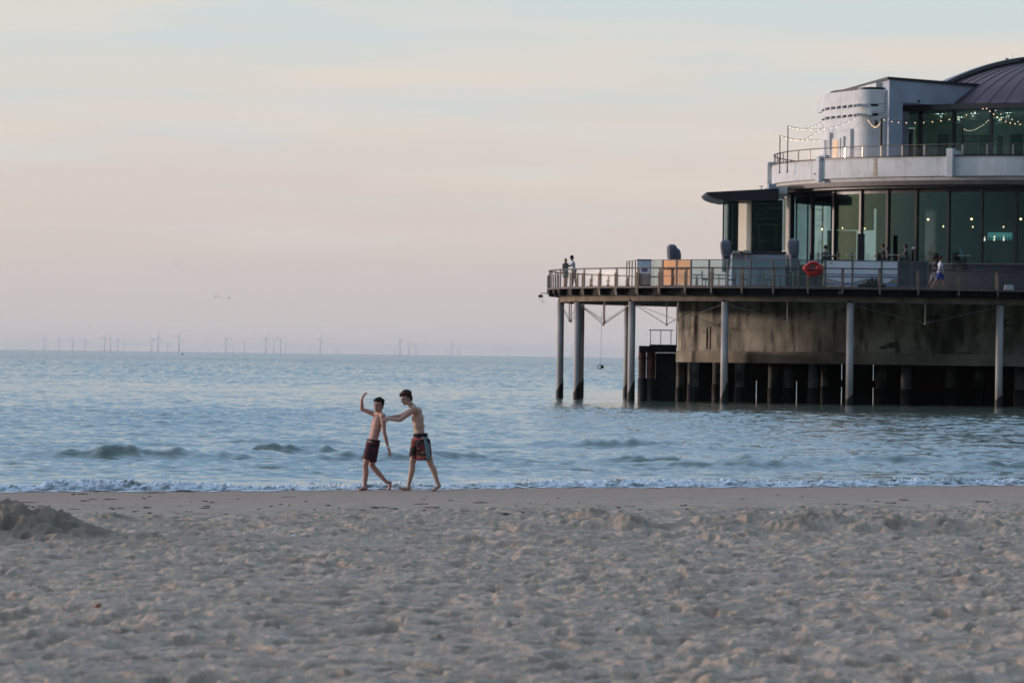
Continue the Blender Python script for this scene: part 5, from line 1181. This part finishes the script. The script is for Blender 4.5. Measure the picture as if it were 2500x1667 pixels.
# the teal side panel lies on the outer side of the near leg
pv = []; NP = 14
top_c, bot_c = J(978, 735, -.03), J(1007, 1030, -.08)
for i in range(NP + 1):
    t = i / NP; c = top_c.lerp(bot_c, t); r = .1385 + .004 * t
    for a in np.linspace(-1.38 + .08 * t, -.62 - .04 * t, 9): pv.append((c.x + r * math.cos(a), c.y + (r + .006) * math.sin(a), c.z))
nv_ = len(pv); pv += [(x + (.02 if False else 0), y + .02, z) for x, y, z in pv]
fs = []
for i in range(NP):
    for k in range(8):
        q = i * 9 + k; fs.append((q, q + 1, q + 10, q + 9)); fs.append((nv_ + q, nv_ + q + 9, nv_ + q + 10, nv_ + q + 1))
rim = [k for k in range(9)] + [i * 9 + 8 for i in range(1, NP + 1)] + [NP * 9 + k for k in range(7, -1, -1)] + [i * 9 for i in range(NP - 1, 0, -1)]
for a_, b_ in zip(rim, rim[1:] + rim[:1]): fs.append((a_, nv_ + a_, nv_ + b_, b_))
MB().add(pv, fs).build('side_panel', M['swim_teal'], so_, True)

# --- people on the pier
def adult(name_label, x, y, z, ht, yaw, stride=0.0, bend=0.0, arms=((0.1, .2), (0.1, .2)), skin_m='skin_c', hair_m='hair', top=None, bottom=None, dress=None, seated=False, long_hair=False, girth=1.0, look=None):
    o = empty('person', (x, y, z), name_label, 'person'); k = ht / 1.75; b = MB()
    f = Vector((math.cos(yaw), math.sin(yaw), 0)); s = Vector((f.y, -f.x, 0)); up = Vector((0, 0, 1)); B = Vector((x, y, z))
    def Q(a, c, d): return B + (s * a + f * c + up * d) * k
    dz = -.42 if seated else 0
    pel, chest, neck = Q(0, 0, .95 + dz), Q(0, bend * .8, 1.27 + dz), Q(0, bend * 1.2, 1.46 + dz)
    torso(b, pel, chest, neck, s, f, .15 * k * girth, .105 * k * girth); b.cap(neck, Q(0, bend * 1.4 + .02, 1.57 + dz), .055 * k, .05 * k)
    lf_ = Vector(look) if look else f
    L, R = head(b, Q(0, bend * 1.5 + .03, 1.635 + dz), lf_, up, k)
    elb = []
    for q, (sw, bd) in zip((1, -1), arms):
        sh_ = Q(q * .19, bend * 1.05, 1.41 + dz); b.cap(neck, sh_, .05 * k, .05 * k)
        e = sh_ + (s * q * .05 + f * math.sin(sw) * .28 - up * math.cos(sw) * .28) * k; w_ = e + (f * math.sin(sw + bd) * .25 - up * math.cos(sw + bd) * .25 + s * q * (-.02)) * k
        b.cap(sh_, e, .050 * k, .038 * k); b.cap(e, w_, .038 * k, .026 * k); hand(b, w_, (w_ - e), -s * q, .17 * k, thumb=q); elb.append((sh_, e))
    legs = []
    for q, st in ((1, stride), (-1, -stride)):
        h = Q(q * .09, 0, .92 + dz)
        if seated: kn = Q(q * .12, .44, .50); an = Q(q * .12, .42, .09)
        else:
            kn = h + (f * math.sin(st) * .43 - up * math.cos(st) * .43) * k; bk = -st * .35 if st > 0 else st * 1.1 - .05
            an = kn + (f * math.sin(st * .6 if st > 0 else st * 1.5) * .43 - up * math.cos(st * 1.1) * .43) * k; an.z = max(an.z, z + .075 * k)
        b.cap(h, kn, .085 * k * girth, .056 * k); mm = kn.lerp(an, .35) - f * .012; b.cap(kn, mm, .052 * k, .056 * k); b.cap(mm, an, .056 * k, .034 * k)
        he = an - f * .035 * k; he.z = max(an.z - .045 * k, z + .035); ba = an + f * .11 * k; ba.z = z + .036; to = an + f * .18 * k; to.z = z + .028; foot(b, he, ba, to, k, s); legs.append((h, kn))
    b.fused('body', M[skin_m], o, .009, 3)
    face_bits(o, L, R, k, (.016, .006, .006), hair_m)
    hr_ = hair_of(o, L, R, M[hair_m], k * .98, 5, False, voxel=.011)
    if long_hair: MB().ell(L(0, -.05, -.02), (.085 * k, .07 * k, .13 * k), R).ell(L(0, -.075, -.13), (.075 * k, .045 * k, .11 * k), R).build('long_hair', M[hair_m], hr_, True)
    g = girth
    if top:
        t = MB(); R2 = rotm(s, f, up); bot_ = Q(0, .0, .90 + dz); t.ell(Q(0, bend * .4, 1.05 + dz), (.168 * k * g, .128 * k * g, .16 * k), R2); t.ell(chest, (.178 * k * g, .128 * k * g, .18 * k), R2); t.cap(Q(-.12, bend * 1.05, 1.42 + dz), Q(.12, bend * 1.05, 1.42 + dz), .065 * k, .065 * k)
        t.bar(Q(0, 0, .86 + dz), Q(0, bend * .3, 1.0 + dz), .160 * k * g, .158 * k * g, n=20)
        for sh_, e in elb: t.bar(sh_, sh_.lerp(e, .72), .070 * k, .062 * k, n=14)
        t.fused('shirt', top, o, .011, 2)
    if bottom:
        t = MB(); t.ell(Q(0, 0, .93 + dz), (.165 * k * g,) * 2 + (.10 * k,))
        for h, kn in legs: t.bar(h, h.lerp(kn, .93), .105 * k * g, .092 * k, n=16)
        t.fused('shorts', bottom, o, .011, 2)
    if dress:
        t = MB(); R2 = rotm(s, f, up); t.ell(chest, (.165 * k * g, .122 * k, .19 * k), R2); t.bar(Q(0, 0, .62), Q(0, 0, 1.05), .185 * k, .150 * k, n=22); t.bar(Q(0, 0, 1.05), chest, .15 * k, .155 * k, n=22)
        t.fused('dress', dress, o, .011, 2)
    return o
def dress_mat():
    m = mat('green_striped_dress', (.012, .085, .080), .8); nt = m.node_tree; p = nt.nodes['Principled BSDF']; base = p.inputs['Base Color'].links[0].from_socket
    t = nt.nodes.new('ShaderNodeTexCoord'); w = nt.nodes.new('ShaderNodeTexWave'); w.bands_direction = 'Z'; w.inputs['Scale'].default_value = 1.35; w.inputs['Distortion'].default_value = .3; nt.links.new(t.outputs['Object'], w.inputs[0])
    r = nt.nodes.new('ShaderNodeMapRange'); r.inputs[1].default_value = .80; r.inputs[2].default_value = .92; nt.links.new(w.outputs['Fac'], r.inputs[0])
    x = nt.nodes.new('ShaderNodeMix'); x.data_type = 'RGBA'; nt.links.new(r.outputs[0], x.inputs[0]); nt.links.new(base, x.inputs[6]); x.inputs[7].default_value = (.22, .34, .30, 1); nt.links.new(x.outputs[2], p.inputs['Base Color']); return m
M['tee'] = mat('white_tshirt', (.66, .70, .80), .85, var=.05, bump=.4, bscale=14); M['teed'] = mat('black_tshirt', (.016, .018, .026), .85, bump=.4, bscale=14); M['short_b'] = mat('bright_blue_shorts', (.012, .045, .30), .85, bump=.4, bscale=14); M['short_g'] = mat('grey_shorts', (.24, .25, .28), .85, bump=.4, bscale=14); M['denim'] = mat('dark_denim', (.03, .04, .08), .85); M['tealtop'] = mat('teal_top', (.10, .40, .40), .85); M['drab'] = mat('drab_jacket', (.09, .095, .095), .85)
def stand(px, D): q = at(px, 690, D); return q.x
p = on_circle(1381, 690, T, TR - .75)
adult('woman with long blond hair in a striped green dress, leaning at the deck railing', p.x, p.y, ZD + .002, 1.66, 2.2, .05, 0.02, ((.5, .7), (-.1, .4)), 'skin_c', 'blond', None, None, dress_mat(), long_hair=True)
p = on_circle(1401, 690, T, TR - 1.0)
adult('man in a white shirt facing the woman at the tip of the deck', p.x, p.y, ZD + .002, 1.80, 3.3, .10, .07, ((.5, 1.3), (.6, 1.1)), 'skin_d', 'hair', M['tee'], M['denim'], look=(-.8, -.2, -.35))
p = at(2280, 700, 235.6); adult('man in a black shirt and grey shorts walking on the deck, on the far side', p.x, 235.4, ZD + .002, 1.80, 0.05, .36, .0, ((.1, .3), (-.1, .3)), 'skin_c', 'hair', M['teed'], M['short_g'])
p = at(2294, 700, 234.7); adult('man in a white shirt and blue shorts walking on the deck, nearest the railing', p.x, 234.4, ZD + .002, 1.84, 0.0, -.40, .0, ((-.1, .5), (.2, .3)), 'skin_c', 'hairb', M['tee'], M['short_b'], girth=1.12)
for px, D, yaw, l, tp in ((2012, 243.6, .2, 'seated guest silhouetted behind the second wide hall window', 'drab'), (2158, 240.2, 3.0, 'seated guest in drab clothes behind the hall window left of the pale lamp head', 'drab'), (2213, 239.4, 3.1, 'bulky seated guest in a drab jacket before the dark hall window', 'drab'), (2348, 239.6, 3.0, 'seated guest in a teal top behind the hall glass beyond the walking men', 'tealtop')):
    adult(l.replace('left of', 'beside'), at(px, 650, D).x, D, FZ_ + .002, 1.74, yaw, 0, .04, ((.5, .9), (.5, .9)), 'skin_c', 'hair', M[tp], M['denim'], seated=True)

# ------------------------------------------------------------------ wind farm, birds, buoys
ORD = ['first', 'second', 'third', 'fourth', 'fifth', 'sixth', 'seventh', 'eighth', 'ninth', 'tenth', 'eleventh', 'twelfth', 'thirteenth', 'fourteenth', 'fifteenth', 'sixteenth', 'seventeenth', 'eighteenth', 'nineteenth', 'twentieth']
farm = [(70, 10), (108.3, 28), (144.3, 27), (176.8, 29), (207.4, 27), (246.8, 16), (255.6, 32), (270, 31), (287.8, 29), (303, 20), (371, 30), (385.8, 36), (408.7, 21), (437, 39), (551.9, 33), (570, 19), (596, 27), (649.4, 36), (668.6, 32), (685, 33), (697, 23), (767, 12), (782, 37), (822, 20), (832, 16), (887, 12),
        (937.5, 13), (964.6, 19), (976.8, 36), (997.9, 28), (1015.7, 25), (1093.8, 16), (1103, 32), (1121.4, 24), (1209.8, 16), (1242, 21), (1280, 10), (1398, 28), (1435, 25), (1480, 19)]
HUB = 66.0
proto = None
near_n = [q for q in farm if q[1] >= 22]
def words_n(i):
    return ORD[i] if i < 20 else 'twenty-' + ORD[i - 20] if i < 29 else ['thirtieth', 'thirty-first', 'thirty-second'][i - 29]
ni = fi = 0
for px, hp in farm:
    D = HUB * F / hp; x = (px - 1250) / F * D; r0 = random.uniform(0, 2.09); yaw = random.uniform(-.5, .5)
    big = hp >= 22
    if big: lab = f'tall wind turbine, {words_n(ni)} of the taller ones counted along the horizon towards the pier'; ni += 1
    else: lab = f'small faint wind turbine, {words_n(fi)} of the faint ones counted along the horizon towards the pier'; fi += 1
    o = empty('wind_turbine', (x, D, 0), lab, 'wind turbine', 'wind turbines on the horizon')
    if big:
        MB().bar((x, D, -2), (x, D, HUB), 1.9, 1.2, n=10).build('tower', M['turbine'], o, True)
        MB().box((x, D, HUB + .5), (4, 9, 4)).ell((x, D - 6, HUB + .5), (2.2, 2.2, 2.2), nu=8, nv=6).build('nacelle', M['turbine'], o)
        for k in range(3):
            a = r0 + k * 2.094; tip = (x + 35 * math.cos(a) * math.cos(yaw), D - 6 + 35 * math.cos(a) * math.sin(yaw), HUB + .5 + 35 * math.sin(a)); MB().bar((x, D - 6, HUB + .5), tip, 1.0, .35, n=6).build('blade', M['turbine'], o)
    else:
        m = MB(); m.bar((x, D, -2), (x, D, HUB), 2.2, 1.5, n=8)
        m.build('tower', M['turbine'], o, True); m = MB()
        for k in range(3): a = r0 + k * 2.094; m.bar((x, D - 6, HUB), (x + 35 * math.cos(a), D - 6, HUB + 35 * math.sin(a)), 1.0, .4, n=5)
        m.build('rotor', M['turbine'], o)
def gull(px, py, D, span, yaw, lift_, label):
    c = at(px, py, D); m = MB(); f = Vector((math.cos(yaw), math.sin(yaw), 0)); s = Vector((-f.y, f.x, 0))
    m.cap(c - f * span * .16, c + f * span * .14, span * .035, span * .055, 8); m.cap(c + f * span * .14, c + f * span * .22, span * .04, span * .02, 8)
    for q in (-1, 1):
        a = c + s * q * span * .04; e = c + s * q * span * .24 + Vector((0, 0, lift_ * span * .12)) + f * span * .03; t = c + s * q * span * .5 + Vector((0, 0, lift_ * span * .06)) - f * span * .06
        m.cap(a, e, span * .040, span * .032, 6); m.cap(e, t, span * .032, span * .008, 6)
    tag(m.build('gull', M['gull'], None, True), label, 'gull', 'gulls over the sea')
gull(433, 646, 300, .32, 1.4, 1, 'dark speck of a gull gliding highest over the sea'); gull(506, 653.5, 300, .30, 1.7, .4, 'dark speck of a gull just below the highest one')
gull(527, 724, 420, .5, .3, 1, 'pale gull leading a trio low over the wind farm, seen side on'); gull(537, 727, 420, .4, .3, -.6, 'pale gull in the middle of a trio low over the wind farm'); gull(559, 727, 420, .5, 2.8, 1.3, 'pale gull at the pier end of a trio low over the wind farm'); gull(86, 662, 420, .45, .1, .5, 'lone pale gull far from the pier above the outer turbines')
def buoy(px, h_px, D, label):
    x = (px - 1250) / F * D; h = h_px / F * D; o = empty('sea_buoy', (x, D, 0), label, 'buoy', 'buoys far out at sea')
    MB().bar((x, D, -.3), (x, D, h * .45), h * .32, h * .22, n=10).build('float', M['dark'], o); MB().bar((x, D, h * .45), (x, D, h), h * .12, h * .05, n=8).build('topmark', M['dark'], o)
buoy(446, 7, 3200, 'dark pointed buoy on the horizon beside the tallest turbine'); buoy(186, 4, 3400, 'tiny dark buoy on the horizon below the outer row of turbines'); buoy(78, 4, 3600, 'tiny dark buoy on the horizon at the open-sea end')

# ------------------------------------------------------------------ air
hz = MB(); hz.box((0, 30500, 59), (84000, 62500, 123))
hm = bpy.data.materials.new('sea_haze'); hm.use_nodes = True; nt = hm.node_tree; nt.nodes.clear()
vol = nt.nodes.new('ShaderNodeVolumePrincipled'); vol.inputs['Color'].default_value = (.95, .96, .98, 1); vol.inputs['Density'].default_value = 1.7e-5; vol.inputs['Anisotropy'].default_value = .2
oo = nt.nodes.new('ShaderNodeOutputMaterial'); nt.links.new(vol.outputs[0], oo.inputs['Volume'])
tag(hz.build('haze', hm), kind='stuff')
